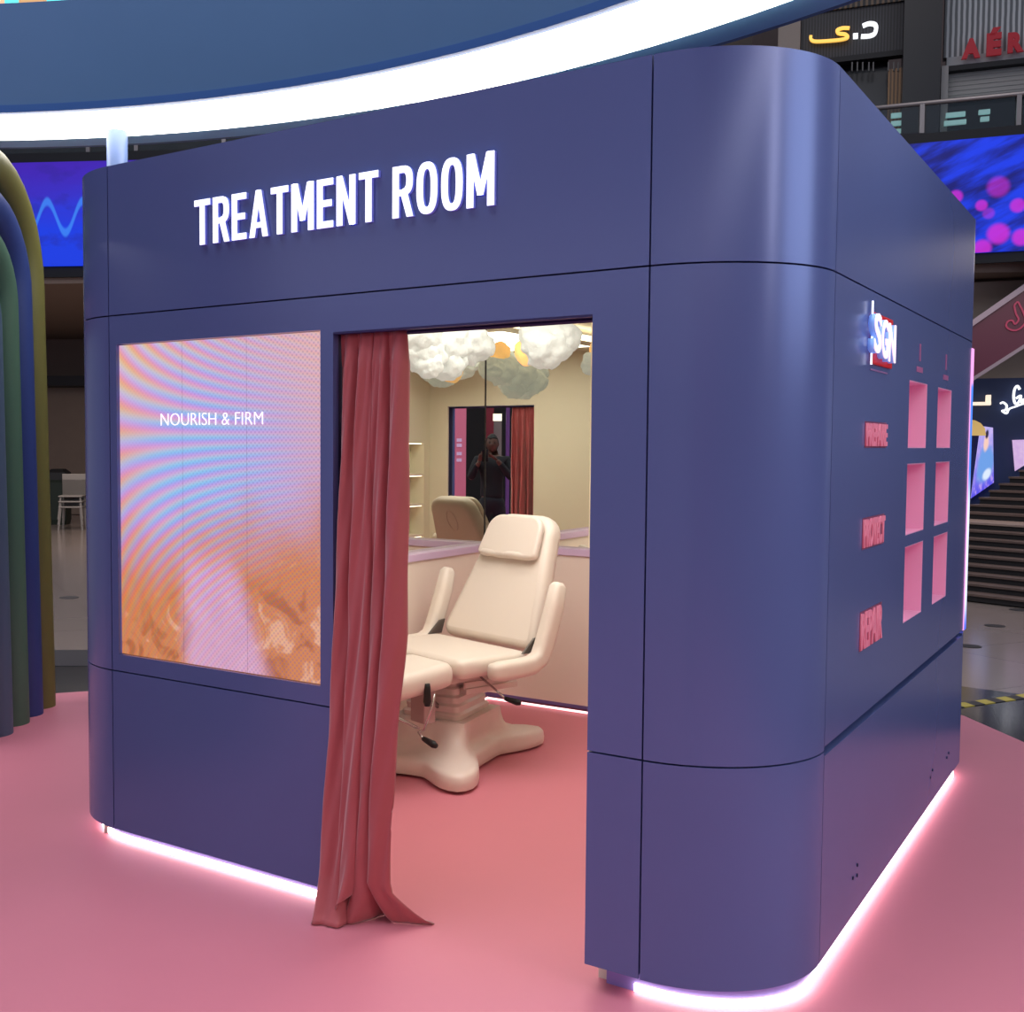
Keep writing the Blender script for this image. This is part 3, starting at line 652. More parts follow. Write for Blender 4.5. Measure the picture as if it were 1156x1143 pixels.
# front panels
bm = cellwall([XL+g_, DX0], [z0, z1-g_], lambda i, j: True, 0, TH, ffn); obj('front_panel', bm, booth_m, booth)
bm = cellwall([DX1, -R-g_], [z0, z1-g_], lambda i, j: True, 0, TH, ffn); obj('front_panel', bm, booth_m, booth)
us = [XL+g_, SX0, SX1, DX0, DX1, -R-g_]; vz = [z1+g_, SZ0, DZ, SZ1, z2-g_]
def fill(i, j):
    if i == 1 and j in (1, 2): return False
    if i == 3 and j in (0, 1): return False
    return True
bm = cellwall(us, vz, fill, 0, TH, ffn); obj('front_panel', bm, booth_m, booth)
bm = cellwall([XL+g_, -R-g_], [z2+g_, z3], lambda i, j: True, 0, TH, ffn); obj('front_panel', bm, booth_m, booth)
# corner panels
for (a0, a1, cx, cy) in ((-PI/2, 0, -R, R), (-PI, -PI/2, XL, R), (0, PI/2, -R, YD), (PI/2, PI, XL, YD)):
    pth = arc(cx, cy, R, a0, a1, 24)
    e = g_/R
    pth = arc(cx, cy, R, a0+e, a1-e, 24)
    for za, zb in ((z0, z1-g_), (z1+g_, z2-g_), (z2+g_, z3)):
        if a0 == 0 and za > z0 and za < z2: za += .012
        obj('corner_panel', sweep_xy(pth, (0, TH), za, zb), booth_m, booth, smooth=True, angle=.6)
# right side panels with six display openings
WY = [1.515, 1.880, 2.118, 2.462]; WZ = [(0.945, 1.230), (1.272, 1.538), (1.595, 1.846)]
ys = [R+g_, WY[0], WY[1], WY[2], WY[3], YD-g_]; zz = [z1+.014, WZ[0][0], WZ[0][1], WZ[1][0], WZ[1][1], WZ[2][0], WZ[2][1], z2-g_]
bm = cellwall(ys, zz, lambda i, j: not (i in (1, 3) and j in (1, 3, 5)), 0, TH, sfn); obj('side_panel', bm, booth_m, booth)
bm = cellwall([R+g_, YD-g_], [z0, z1-.014], lambda i, j: True, 0, TH, sfn); obj('side_panel', bm, booth_m, booth)
bm = cellwall([R+g_, YD-g_], [z2+g_, z3], lambda i, j: True, 0, TH, sfn); obj('side_panel', bm, booth_m, booth)
for za, zb in ((z0, z1-g_), (z1+g_, z2-g_), (z2+g_, z3)):
    bm = B(); box(bm, XO, XO+TH, R+g_, YD-g_, za, zb); obj('side_panel', bm, booth_m, booth)
    bm = B(); box(bm, XL+g_, -R-g_, YB-TH, YB, za, zb); obj('back_panel', bm, booth_m, booth)
# dark carcass right behind the panels (seams look into it)
bm = cellwall([XL-.1, SX0-.01, SX1+.01, DX0, DX1, -R+.05], [z0+.02, SZ0-.01, DZ, SZ1+.01, z3-.03], lambda i, j: not (i == 1 and j in (1, 2)) and not (i == 3 and j in (0, 1)), TH, .10, ffn)
obj('carcass', bm, seam_m, booth)
bm = cellwall([R-.05, WY[0]-.004, WY[1]+.004, WY[2]-.004, WY[3]+.004, YD+.05], [z0+.02, WZ[0][0]-.004, WZ[0][1]+.004, WZ[1][0]-.004, WZ[1][1]+.004, WZ[2][0]-.004, WZ[2][1]+.004, z3-.03],
              lambda i, j: not (i in (1, 3) and j in (1, 3, 5)), TH, .06, sfn); obj('carcass', bm, seam_m, booth)
for (a0, a1, cx, cy) in ((-PI/2, 0, -R, R), (-PI, -PI/2, XL, R), (0, PI/2, -R, YD)):
    obj('carcass', sweep_xy(arc(cx, cy, R-TH, a0, a1, 16), (0, .02), z0+.02, z3-.03), seam_m, booth)
bm = B(); box(bm, XO+TH, XO+.06, R, YD, z0+.02, z3-.03); obj('carcass', bm, seam_m, booth)
# roof and ceiling
bm = B(); prism(bm, arc(-R, R, R-.05, -PI/2, 0)+arc(-R, YD, R-.05, 0, PI/2)+arc(XL, YD, R-.05, PI/2, PI)+arc(XL, R, R-.05, PI, 1.5*PI), 2.56, 2.60, lambda a, b, d: (a, b, d))
obj('roof', bm, seam_m, booth)
# plinth: recessed, with the light strip along its foot
def earc(cx, cy, rx, ry, a0, a1, n=12): return [(cx+rx*math.cos(a0+(a1-a0)*i/n), cy+ry*math.sin(a0+(a1-a0)*i/n)) for i in range(n+1)]
rx_, ry_ = R-.032, R-.08
loop = earc(-R, R, rx_, ry_, -PI/2, 0)+earc(-R, YD, rx_, ry_, 0, PI/2)+earc(XL, YD, rx_, ry_, PI/2, PI)+earc(XL, R, rx_, ry_, PI, 1.5*PI)
pl = [(-0.53, .08)]+loop+[(-1.56, .08)]
obj('plinth', sweep_xy(pl, (0, .03), 0.0, z0+.02), plinth_m, booth, smooth=True, angle=.6)
st = [(-0.44, .08)]+loop+[(-1.56, .08)]
obj('led_strip', sweep_xy(st, (-.008, 0), 0.004, .026), strip_m, booth)
# under-panel soffit closing the gap between plinth and panels
obj('soffit', sweep_xy([(DX1, .0)]+arc(-R, R, R-.001, -PI/2, 0, 12)+arc(-R, YD, R-.001, 0, PI/2, 12), (0.002, .09), z0+.001, z0+.012), plinth_m, booth)
obj('soffit', sweep_xy(arc(XL, YD, R-.001, PI/2, PI, 12)+arc(XL, R, R-.001, PI, 1.5*PI, 12)+[(DX0, 0)], (0.002, .09), z0+.001, z0+.012), plinth_m, booth)

# interior lining
KX, KY = -2.767, 3.213; IX0, IX1, IY0, IY1 = -2.70, -.36, .12, 3.15; IZ = 2.45; LZ = .965
bm = cellwall([KX, DX0, DX1, IX1], [0, DZ, IZ], lambda i, j: not (i == 1 and j == 0), .10, IY0, ffn); obj('front_lining', bm, cream_m, booth)
shY, shZ = (.22, .95), (.42, 1.62)
bm = cellwall([IY0, shY[0], shY[1], KY], [0, shZ[0], shZ[1], IZ], lambda i, j: not (i == 1 and j == 1), .36, .38 - .04, lambda a, b, d: (-d, a, b)); obj('side_lining', bm, cream_m, booth)
bm = B(); box(bm, KX-.02, KX, IY0, KY, LZ, IZ); bmm = B(); box(bmm, KX-.02, IX1, KY, KY+.02, LZ, IZ)
obj('mirror', bm, mirror_m, booth); obj('mirror', bmm, mirror_m, booth)
bm = B(); box(bm, KX-.001, KX+.004, KY-.004, KY+.001, LZ, IZ); obj('mirror_joint', bm, black_m, booth)
bm = B(); box(bm, KX, IX0, IY0, KY, 0.05, LZ); obj('wainscot', bm, wains_m, booth)
bm = B(); box(bm, IX0, IX1, IY1, KY, 0.05, LZ); obj('wainscot', bm, wains_m, booth)
bm = B(); box(bm, KX, IX0+.012, IY0, KY, LZ-.02, LZ+.022); obj('ledge', bm, ledge_m, booth, bevel=.003)
bm = B(); box(bm, IX0+.012, IX1, IY1-.012, KY, LZ-.02, LZ+.022); obj('ledge', bm, ledge_m, booth, bevel=.003)
bm = B(); box(bm, KX, IX1, IY0, KY, IZ, IZ+.03); obj('ceiling_panel', bm, cream_m, booth)
bm = B(); box(bm, IX0+.0, IX0+.008, .2, IY1, .006, .018); obj('led_strip', bm, strip_in_m, booth)
bm = B(); box(bm, IX0, IX1, IY1-.008, IY1, .006, .018); obj('led_strip', bm, strip_in_m, booth)
bm = B(); box(bm, KX+.01, KX+.05, .3, KY-.06, 2.38, 2.40); box(bm, KX+.05, IX1, KY-.05, KY-.01, 2.38, 2.40); obj('cove_light', bm, mat('warm_cove', (255, 240, 210), emit=(255, 236, 205), es=7), booth)
bm = B(); box(bm, -2.045, -2.038, KY-.012, KY, LZ+.028, IZ); obj('wall_trim', bm, mat('cream_trim', (250, 240, 205), rough=.5), booth)
# lining of the doorway (dark returns of the opening)
bm = B(); box(bm, DX0-.001, DX1+.001, .002, .118, DZ-.006, DZ); obj('door_lining', bm, mat('indigo_return', (50, 52, 110), rough=.5), booth)
# shelf recess in the right interior wall
bm = B(); box(bm, -.20, -.19, shY[0]-.02, shY[1]+.02, shZ[0]-.02, shZ[1]+.02)
box(bm, -.34, -.20, shY[0]-.02, shY[0], shZ[0]-.02, shZ[1]+.02); box(bm, -.34, -.20, shY[1], shY[1]+.02, shZ[0]-.02, shZ[1]+.02)
box(bm, -.34, -.20, shY[0], shY[1], shZ[1], shZ[1]+.02)
obj('shelf_recess', bm, cream_m, booth)
warm_sl = mat('warm_shelf_light', (255, 240, 210), emit=(255, 240, 215), es=6.0)
for z in (.45, .73, 1.03, 1.32):
    bm = B(); box(bm, -.355, -.20, shY[0], shY[1], z-.012, z+.006); sh = obj('shelf', bm, wains_m, booth)
    bm = B(); box(bm, -.345, -.335, shY[0]+.02, shY[1]-.02, z-.018, z-.012); obj('shelf_light', bm, warm_sl, sh)
bm = B(); box(bm, -.345, -.335, shY[0]+.02, shY[1]-.02, shZ[1]-.006, shZ[1]); obj('shelf_light', bm, warm_sl, booth)
# six display niches
for (ya, yb) in ((WY[0], WY[1]), (WY[2], WY[3])):
    for (za, zb) in WZ:
        bm = B(); D_ = .11
        box(bm, -D_-.004, -D_, ya, yb, za, zb)
        box(bm, -D_, -.001, ya+.0005, ya+.004, za+.0005, zb-.0005); box(bm, -D_, -.001, yb-.004, yb-.0005, za+.0005, zb-.0005)
        box(bm, -D_, -.001, ya+.004, yb-.004, za+.0005, za+.004); box(bm, -D_, -.001, ya+.004, yb-.004, zb-.004, zb-.0005)
        n = obj('display_niche', bm, niche_m, booth)
        bm = B(); box(bm, -.06, -.045, ya+.004, ya+.009, za+.02, zb-.02); obj('niche_light', bm, nichelight_m, n)
# front screen
def nourish():
    g = G('product_video'); u, v = g.u, g.v
    n1_ = g.noise(3.2, 1, 1.3, .5, 5, .4); n2_ = g.noise(9, 1, 1, .2, 6, .8)
    base = g.mix(g.clamp(v, .25, 1.0), (206, 150, 170), (226, 178, 176))
    base = g.mix(g.disc(.50, .60, .40, .9, .6), base, (190, 172, 224))
    base = g.mix(g.mul(g.disc(.45, .585, .16, .6, .8), .5), base, (150, 190, 240))
    edge = g.sub(g.add(v, g.mul(g.sub(n1_, .5), .34)), g.mul(g.sub(u, .4), .20))
    base = g.mix(g.clamp(edge, .20, .54, 1, 0), base, (208, 132, 84))
    base = g.mix(g.mul(g.clamp(n2_, .55, .66), g.clamp(edge, .12, .34, .75, 0)), base, (236, 182, 150))
    base = g.mix(g.mul(g.clamp(n2_, .48, .36), g.clamp(edge, .10, .30, .7, 0)), base, (166, 92, 48))
    # pouring lilac veil in the middle, narrowing upward from a wide foot
    cxv = g.add(.50, g.mul(g.sub(v, .2), -.28)); wd = g.sub(.20, g.mul(v, .20))
    veil = g.clamp(g.sub(g.f('ABSOLUTE', g.sub(g.add(u, g.mul(g.sub(n1_, .5), .12)), cxv)), wd), -.06, .06, 1, 0)
    veil = g.mul(veil, g.clamp(v, .26, .42, 1, 0)); base = g.mix(g.mul(veil, .85), base, (216, 170, 206))
    # colour fringes: bands fanning out from the right-hand middle
    ph = g.mul(g.sub(v, .70), g.f('EXPONENT', g.mul(g.sub(1.0, u), 1.9)))
    ph2 = g.f('SQRT', g.add(g.mul(ph, ph), .004)); arg = g.mul(g.add(g.mul(ph2, 1.0), g.mul(g.sub(1.0, u), .35)), 17.0)
    arg = g.mul(g.mul(g.sub(v, .71), g.add(u, .33)), 235.0)
    amp = g.mul(g.clamp(v, .02, .35, .25, 1), g.clamp(u, .35, 1.0, 1.15, .30))
    def ch(o, k): return g.add(.5, g.mul(g.mul(g.f('SINE', g.add(arg, o)), k), amp))
    fr = g.rgb(ch(0, .20), ch(2.2, .12), ch(3.6, .24))
    base = g.mix(.8, base, fr, 'OVERLAY')
    # pixel raster
    rs = g.mul(g.f('SINE', g.mul(u, 330.0)), g.f('SINE', g.mul(v, 400.0)))
    base = g.mix(g.mul(g.clamp(rs, -.2, .8, 0, .34), g.clamp(u, .1, .9, .35, 1)), base, (110, 84, 150))
    for x in (.34, .66): base = g.mix(g.clamp(g.f('ABSOLUTE', g.sub(u, x)), .0, .003, .35, 0), base, (90, 60, 80))
    return g.out(base, 1.0)
t = root('video_screen', ((SX0+SX1)/2, .02, SZ0), 0, 'pink and orange video screen on the booth front reading NOURISH & FIRM', 'screen')
bm = B(); screen_slab(bm, (SX0+.004, .012, SZ0+.004), (SX1-.004, .012, SZ0+.004), (SX1-.004, .012, SZ1-.004), (SX0+.004, .012, SZ1-.004), (0, .05, 0)); obj('display', bm, nourish(), t)
obj('caption', text_mesh('NOURISH & FIRM', .068, lambda a, b, d: (-2.322+a, .010-d, 1.672+b), .002, 1.0, -.0012), mat('caption_white', (250, 245, 255), emit=(246, 240, 255), es=1.0), t)
# TREATMENT ROOM letters
t = root('lettering_sign', (-1.5, -.02, 2.31), 0, 'white lit 3D letters TREATMENT ROOM across the top of the booth', 'sign')
x = -2.118; hgt = .160
tot = sum(glyph(c)[0] for c in 'TREATMENT ROOM') + .085*13; sc = 1.236/tot
for c in 'TREATMENT ROOM':
    w, polys = glyph(c)
    if polys:
        bm = B(); bs = B()
        for k, pg in enumerate(polys):
            prism(bm, [(p_[0]*sc, p_[1]*hgt) for p_ in pg], 0, 1, lambda a, b, d, x=x: (x+a, -.012-.003*d, 2.318+b))
            prism(bs, [(p_[0]*sc, p_[1]*hgt) for p_ in pg], 0, 1, lambda a, b, d, x=x: (x+a, -.012*d, 2.318+b))
        lt = obj('letter', bm, white_em, t); obj('letter_return', bs, letter_side, lt)
    x += (w+.085)*sc
# side lettering
for (y, zt, txt, hh, lab) in ((.815, 1.676, 'PREPARE', .074, 'uppermost'), (.815, 1.368, 'PROTECT', .092, 'middle'), (.812, 1.066, 'REPAIR', .118, 'lowest')):
    t = root('side_lettering', (.0, .97, zt-hh), 0, 'salmon capitals on the right side of the booth, %s of three' % lab, 'sign', 'salmon lettering on the booth side')
    bm = text_mesh(txt, hh*1.38, lambda a, b, d: (d, a, b), .006, 1.0, .0035)
    wdt = max(v.co.y for v in bm.verts); hht = max(v.co.z for v in bm.verts)
    for v in bm.verts: v.co = Vector((v.co.x+.0005, y+v.co.y*.312/wdt, zt-hh+v.co.z*hh/hht))
    obj('letters', bm, salmon_m, t)
    bm = B(); box(bm, .0003, .0009, y-.006, y+.318, zt-hh-.005, zt+.005); obj('backing_plate', bm, mat('magenta_plate', (128, 62, 96), rough=.4), t)
t = root('brand_sign', (0.02, 1.0, 1.88), 0, 'glowing white SGN letters on a red box on the booth side', 'sign')
bm = B(); box(bm, .001, .008, .87, 1.16, 1.865, 2.03); obj('red_box', bm, red_m, t, bevel=.004)
for k, (chh, y, w, zb) in enumerate((('S', .785, .095, 1.895), ('G', .895, .09, 1.885), ('N', 1.0, .105, 1.880))):
    bm = text_mesh(chh, .2, lambda a, b, d: (d, a, b), .01, 1.0, .004)
    wdt = max(v.co.y for v in bm.verts); hht = max(v.co.z for v in bm.verts); bs = bm.copy()
    for v in bm.verts: v.co = Vector((.026+v.co.x*.3, y+v.co.y*w/wdt, zb+v.co.z*.125/hht))
    for v in bs.verts: v.co = Vector((.008+v.co.x*1.8, y+v.co.y*w/wdt, zb+v.co.z*.125/hht))
    lt = obj('letter', bm, mat('hot_white_letter', (255, 240, 250), emit=(255, 228, 246), es=.85), t); obj('letter_return', bs, mat('ice_blue_return', (150, 200, 255), emit=(110, 150, 245), es=.4), lt)
bm = B(); box(bm, .008, .013, .825, .831, 1.860, 2.06); obj('letter_bar', bm, white_em, t)
bm = B(); box(bm, .0005, .002, .86, 1.12, 1.845, 1.850); obj('tagline', bm, mat('mauve_tagline', (150, 110, 160)), t)
faint = mat('mauve_marking', (150, 88, 130), rough=.5, emit=(120, 60, 95), es=.3)
for y in (1.70, 2.29):
    bm = B(); box(bm, .0005, .002, y-.012, y+.012, 1.925, 1.99); box(bm, .0005, .002, y-.06, y+.06, 1.883, 1.903)
    tag(obj('side_marking', bm, faint), 'faint mauve marking above the %s column of display niches' % ('nearer' if y < 2 else 'farther'), 'marking')
# glowing strip on the far vertical edge
g = G('edge_glow'); v = g.v
colr = g.mix(g.clamp(v, .86, .89), g.mix(g.clamp(v, .42, .58), (222, 232, 255), (70, 130, 245)), (240, 160, 225)); colr = g.mix(g.clamp(v, .0, .12, 1, 0), colr, (70, 100, 245))
bm = B(); screen_slab(bm, (.004, YD+.012, z1+.01), (.004, YD+.075, z1+.01), (.004, YD+.075, z2-.03), (.004, YD+.012, z2-.03), (-.03, 0, 0)); obj('edge_light', bm, g.out(colr, 1.3), booth)
# little access screws low on the side
for y, z in ((.80, .21), (.86, .235), (.86, .20), (2.2, .20), (2.25, .22), (2.62, .19), (2.67, .2)):
    bm = B(); tube(bm, [(.0, y, z), (.003, y, z)], .006, 8); obj('screw', bm, seam_m, booth)

# ================================================================== CURTAIN
def curtain():
    bm = B(); NU, NV = 150, 90; rows = []
    def edge(v):      # v = 0 top .. 1 floor: left x, right x, y centre, fold depth
        xl = -1.495 - .004*v; xr = -1.232 - .0*v
        if v > .35: xl -= .020*((v-.35)/.65)**1.3
        xl -= 0.0
        xr = -1.240 - .07*max(0, (v-.5)/.5)
        yc = .040 - .045*max(0, (v-.45)/.55)**1.4
        am = .018 + .030*min(1, v*2.2) + .020*v
        return xl, xr, yc, am
    for j in range(NV+1):
        v = j/NV; z = 1.972*(1-v)
        xl, xr, yc, am = edge(v)
        row = []
        for i in range(NU+1):
            u = i/NU
            ph = u*2*PI*4.1 + .5*math.sin(2.2*v+u*3) + .35*math.sin(u*11)
            f = math.sin(ph); f = math.copysign(abs(f)**.6, f)
            fold = am*f*(1 - .35*math.sin(u*5+1)**2) + am*.35*math.sin(ph*2.3+v*3)*(1-v*.4)
            xx = xl + (xr-xl)*u + am*.45*math.cos(ph)*(1 if 0 < i < NU else 0)
            yy = yc + fold + .004*math.sin(ph*5+v*30)
            zz_ = z
            # gathered heading
            if v < .05: yy = yc + fold*(.35+.65*v/.05)
            if v > .60:  # folds fan outwards near the floor; right-hand tail sweeps inwards
                k = ((v-.60)/.40)**2
                yy += k*(-.035*(1-u)**2 + .07*u)
                xx += k*(.0)
            if v > .93:  # puddle on the carpet
                k = (v-.93)/.07
                zz_ = max(.004, z*(1-.35*k) + .012*math.sin(ph*1.7)*(1-k) - .0)
                yy += k*(-.050*(1-u) + .10*max(0, u-.7)/.3) 
                xx += k*(.10*max(0, u-.75)/.25 + .03*math.sin(u*7))
            if .40 < u < .62 and v > .86: zz_ += .10*((v-.86)/.14)*math.sin((u-.40)/.22*PI)
            row.append(bm.verts.new((xx, yy, max(.004, zz_))))
        rows.append(row)
    for j in range(NV):
        for i in range(NU): bm.faces.new([rows[j][i], rows[j][i+1], rows[j+1][i+1], rows[j+1][i]])
    return bm
c = obj('curtain', curtain(), curtain_m, smooth=True)
tag(c, 'rose pink curtain gathered at the left of the doorway, trailing on the carpet', 'curtain')
md = c.modifiers.new('thickness', 'SOLIDIFY'); md.thickness = .003
bm = B(); tube(bm, [(DX0, .05, 1.964), (DX1, .05, 1.964)], .007, 10)
tag(obj('curtain_rail', bm, mat('indigo_rail', (50, 50, 90), rough=.4, metal=.5), smooth=True, angle=.6), 'thin dark rail across the top of the doorway', 'rail')

# ================================================================== TREATMENT CHAIR
def treatment_chair():
    t = root('treatment_chair', (-2.205, 1.865, 0), -math.radians(18), 'ivory reclining treatment chair with crank handles inside the booth', 'chair')
    # four-lobed moulded base, turned against the seat
    Rb = Matrix.Rotation(math.radians(24.6), 4, 'Z')
    def outline(k, n=96):
        pts = []
        for i in range(n):
            a = 2*PI*i/n
            # superposed lobes at the four corners of a .62 x 1.08 rectangle
            c_, s_ = math.cos(a), math.sin(a); r = 0
            for lx, ly in ((.315, .53), (-.315, .53), (.315, -.53), (-.315, -.53)):
                la = math.atan2(ly, lx); d = abs((a-la+PI) % (2*PI)-PI)
                L = math.hypot(lx, ly); r = max(r, L*math.exp(-(d/.46)**2.0))
            bx = 1/max(abs(c_)/.235, abs(s_)/.40, 1e-6)
            r = (r**8 + bx**8)**(1/8)
            pts.append((r*k*c_, r*k*s_))
        return pts
    bm = B(); rings = []
    def ring(k, z, blend=0.0, bw=.12, bl=.15):
        o_ = outline(k); out = []
        for (x_, y_) in o_:
            a = math.atan2(y_, x_); q = 1/max(abs(math.cos(a))/bw, abs(math.sin(a))/bl)
            qx, qy = q*math.cos(a), q*math.sin(a); out.append(Vector((x_*(1-blend)+qx*blend, y_*(1-blend)+qy*blend, z)))
        return [Rb @ p_ for p_ in out]
    for k, z, bl_ in ((.97, .012, 0), (.995, .016, 0), (1.0, .04, 0), (.99, .072, 0), (.965, .088, 0), (.90, .097, .0), (.82, .105, .05), (.74, .118, .15), (.68, .145, .4), (.66, .18, .62), (.64, .21, .8), (.62, .235, .9), (.60, .25, 1.0)): rings.append(ring(k, z, bl_, .20, .23))
    loft(bm, rings); obj('base', bm, white_plastic, t, smooth=True, local=True, angle=1.0)
    for sx, sy in ((.27, .46), (-.27, .46), (.27, -.46), (-.27, -.46)):
        q = Rb @ Vector((sx, sy, 0)); bm = B(); tube(bm, [q, q+Vector((0, 0, .014))], .03, 12); obj('foot', bm, grip_m, t, local=True)
    bm = B()
    for z, k in ((.30, 1.0), (.33, 1.05), (.35, .95), (.37, 1.02), (.39, .92), (.41, .98), (.43, .9)): pass
    prof = [(.24, 1.2), (.275, 1.24), (.285, 1.12), (.315, 1.15), (.325, 1.03), (.355, 1.06), (.365, .94), (.395, .96), (.405, .86), (.44, .86)]
    loft(bm, [[Rb @ Vector((x_*k, y_*k, z)) for x_, y_ in rrect(-.13, .13, -.16, .16, .03)] for z, k in prof]); obj('column_bellows', bm, white_plastic, t, local=True, smooth=True, angle=.9)
    # frame under the seat
    bm = B(); box(bm, -.19, -.14, -.36, .26, .43, .475); box(bm, .14, .19, -.36, .26, .43, .475)
    box(bm, -.19, .19, -.30, -.25, .435, .47); box(bm, -.19, .19, .12, .17, .435, .47); box(bm, -.10, .10, -.16, .16, .42, .46)
    obj('seat_frame', bm, white_plastic, t, local=True, bevel=.006)
    bm = B(); tube(bm, [(.12, -.30, .44), (.10, -.10, .27)], .012, 10); tube(bm, [(-.12, -.30, .44), (-.10, -.10, .27)], .012, 10); tube(bm, [(-.10, -.10, .27), (.10, -.10, .27)], .010, 10)
    obj('lift_linkage', bm, chrome_m, t, smooth=True, local=True)
    bm = B(); box(bm, .13, .24, -.34, -.27, .27, .43); obj('pump_housing', bm, mat('pale_grey_metal', (180, 160, 158), rough=.35, metal=.4), t, local=True, bevel=.008)
    # seat cushion, one piece
    obj('seat', cushion(rrect(-.36, .36, -.22, .235, .05), .095, .034, Matrix.Translation((0, 0, .485)), bulge=.006), white_leather, t, smooth=True, local=True, angle=.9)
    # two leg cushions, slightly drooping
    for sx in (-1, 1):
        mtx = Matrix.Translation((0, -.235, .555)) @ Matrix.Rotation(math.radians(6), 4, 'X') @ Matrix.Translation((0, 0, -.095))
        x0_, x1_ = (.006, .355) if sx > 0 else (-.355, -.006)
        obj('leg_rest', cushion(rrect(x0_, x1_, -.60, -.0, .06), .12, .045, mtx, bulge=.004), white_leather, t, smooth=True, local=True, angle=.9)
    # backrest tilts about the rear of the seat
    tilt = math.radians(66)
    MB2 = Matrix.Translation((0, .245, .585)) @ Matrix.Rotation(tilt, 4, 'X') @ Matrix.Translation((0, 0, -.105))
    back = obj('backrest', cushion(rtrap(.70, .47, .72, .06, .12), .105, .04, MB2, bulge=.008), white_leather, t, smooth=True, local=True, angle=.9)
    bm = B()
    ov = [(.055*math.cos(a), .56+.085*math.sin(a)) for a in [2*PI*i/28 for i in range(28)]]
    ovi = [(.048*math.cos(a), .56+.078*math.sin(a)) for a in [2*PI*i/28 for i in range(28)]]
    rings = [[MB2 @ Vector((x_, y_, z)) for x_, y_ in o_] for o_, z in ((ov, .004), (ov, -.004), (ovi, -.004), (ovi, .004))]
    rings.append(rings[0]); loft(bm, rings, cap=False); bmesh.ops.remove_doubles(bm, verts=bm.verts, dist=1e-6)
    o_ = obj('face_hole_rim', bm, white_plastic, t, smooth=True, local=True, angle=.6)
    # head cushion on the upper part of the backrest, thick lower roll
    MP = MB2 @ Matrix.Translation((0, .455, .112))
    bm = cushion(rtrap(.44, .41, .235, .03, .09), .040, .016, MP, bulge=.004); obj('head_cushion', bm, white_leather, t, smooth=True, local=True, angle=.9)
    bm = B(); tube(bm, [MB2 @ Vector((-.205+.41*i/12, .470, .134 + .004*math.sin(i))) for i in range(13)], [.012]+[.021]*11+[.012], 12); obj('neck_roll', bm, white_leather, t, smooth=True, local=True)
    # bent padded armrests
    for sx in (-1, 1):
        X = sx*.425
        path = [(X, .36, .90), (X, .335, .80), (X, .30, .70), (X, .265, .61), (X, .235, .555), (X, .18, .528), (X, .08, .522), (X, -.02, .522), (X, -.075, .522)]
        bm = B(); rings = []
        for i, p_ in enumerate(path):
            P_ = Vector(p_); a_ = Vector(path[max(i-1, 0)]); b2 = Vector(path[min(i+1, len(path)-1)]); tg = (b2-a_).normalized()
            nrm = Vector((1, 0, 0)).cross(tg).normalized(); e = .86 if i in (0, len(path)-1) else 1.0
            rings.append([P_ + Vector((1, 0, 0))*x_*e + nrm*y_*e for x_, y_ in rrect(-.042, .042, -.046, .046, .030, 5)])
        # rounded ends
        ta = (Vector(path[0])-Vector(path[1])).normalized()*.022; rings.insert(0, [(Vector(path[0])+ta) + (p_-Vector(path[0]))*.55 for p_ in rings[0]])
        tb = (Vector(path[-1])-Vector(path[-2])).normalized()*.014; rings.append([(Vector(path[-1])+tb) + (p_-Vector(path[-1]))*.6 for p_ in rings[-1]])
        loft(bm, rings); obj('armrest', bm, white_leather, t, smooth=True, local=True, angle=1.0)
        bm = B(); prism(bm, [(.17, .575), (.26, .575), (.285, .65), (.25, .645)], 0, .012, lambda a, b, d: (sx*(.365)+d, a, b)); obj('hinge_bracket', bm, mat('grey_bracket', (110, 104, 100), rough=.4, metal=.6), t, local=True)
        bm = B(); tube(bm, [(X*.98, .10, .49), (sx*.28, .11, .455), (sx*.18, .12, .45)], .011, 8); obj('arm_bracket', bm, chrome_m, t, smooth=True, local=True)
    # crank and release levers with black grips
    def lever(pts, g0, g1, rg=.013):
        bm = B(); tube(bm, pts, .006, 8); lv = obj('lever', bm, chrome_m, t, smooth=True, local=True)
        g0, g1 = Vector(g0), Vector(g1); bm = B(); tube(bm, [g0, g0.lerp(g1, .15), g0.lerp(g1, .8), g1], [rg*.7, rg*.85, rg*1.15, rg*.8], 12); bm.transform(WORLD[t.name]); obj('grip', bm, grip_m, lv, smooth=True)
    lever([(.10, -.33, .46), (.30, -.40, .45), (.355, -.42, .45)], (.36, -.42, .50), (.36, -.42, .395), .017)
    lever([(.34, -.36, .44), (.335, -.38, .36), (.31, -.40, .27), (.27, -.40, .25), (.33, -.42, .235)], (.33, -.42, .237), (.425, -.42, .222), .015)
    lever([(.18, .06, .45), (.30, .06, .40), (.36, .07, .365)], (.36, .07, .365), (.445, .09, .355), .014)
    bm = B(); tube(bm, [(.04, -.66, .42), (.17, -.50, .34), (.26, -.40, .27)], .008, 8); tube(bm, [(.08, -.68, .42), (.20, -.51, .33), (.28, -.40, .27)], .005, 8); obj('gas_spring', bm, chrome_m, t, smooth=True, local=True)
    bm = B(); box(bm, .16, .21, -.05, .30, .37, .40); box(bm, .185, .20, -.05, .30, .38, .43); obj('foot_rail', bm, white_plastic, t, local=True, bevel=.005)
    return t
treatment_chair()

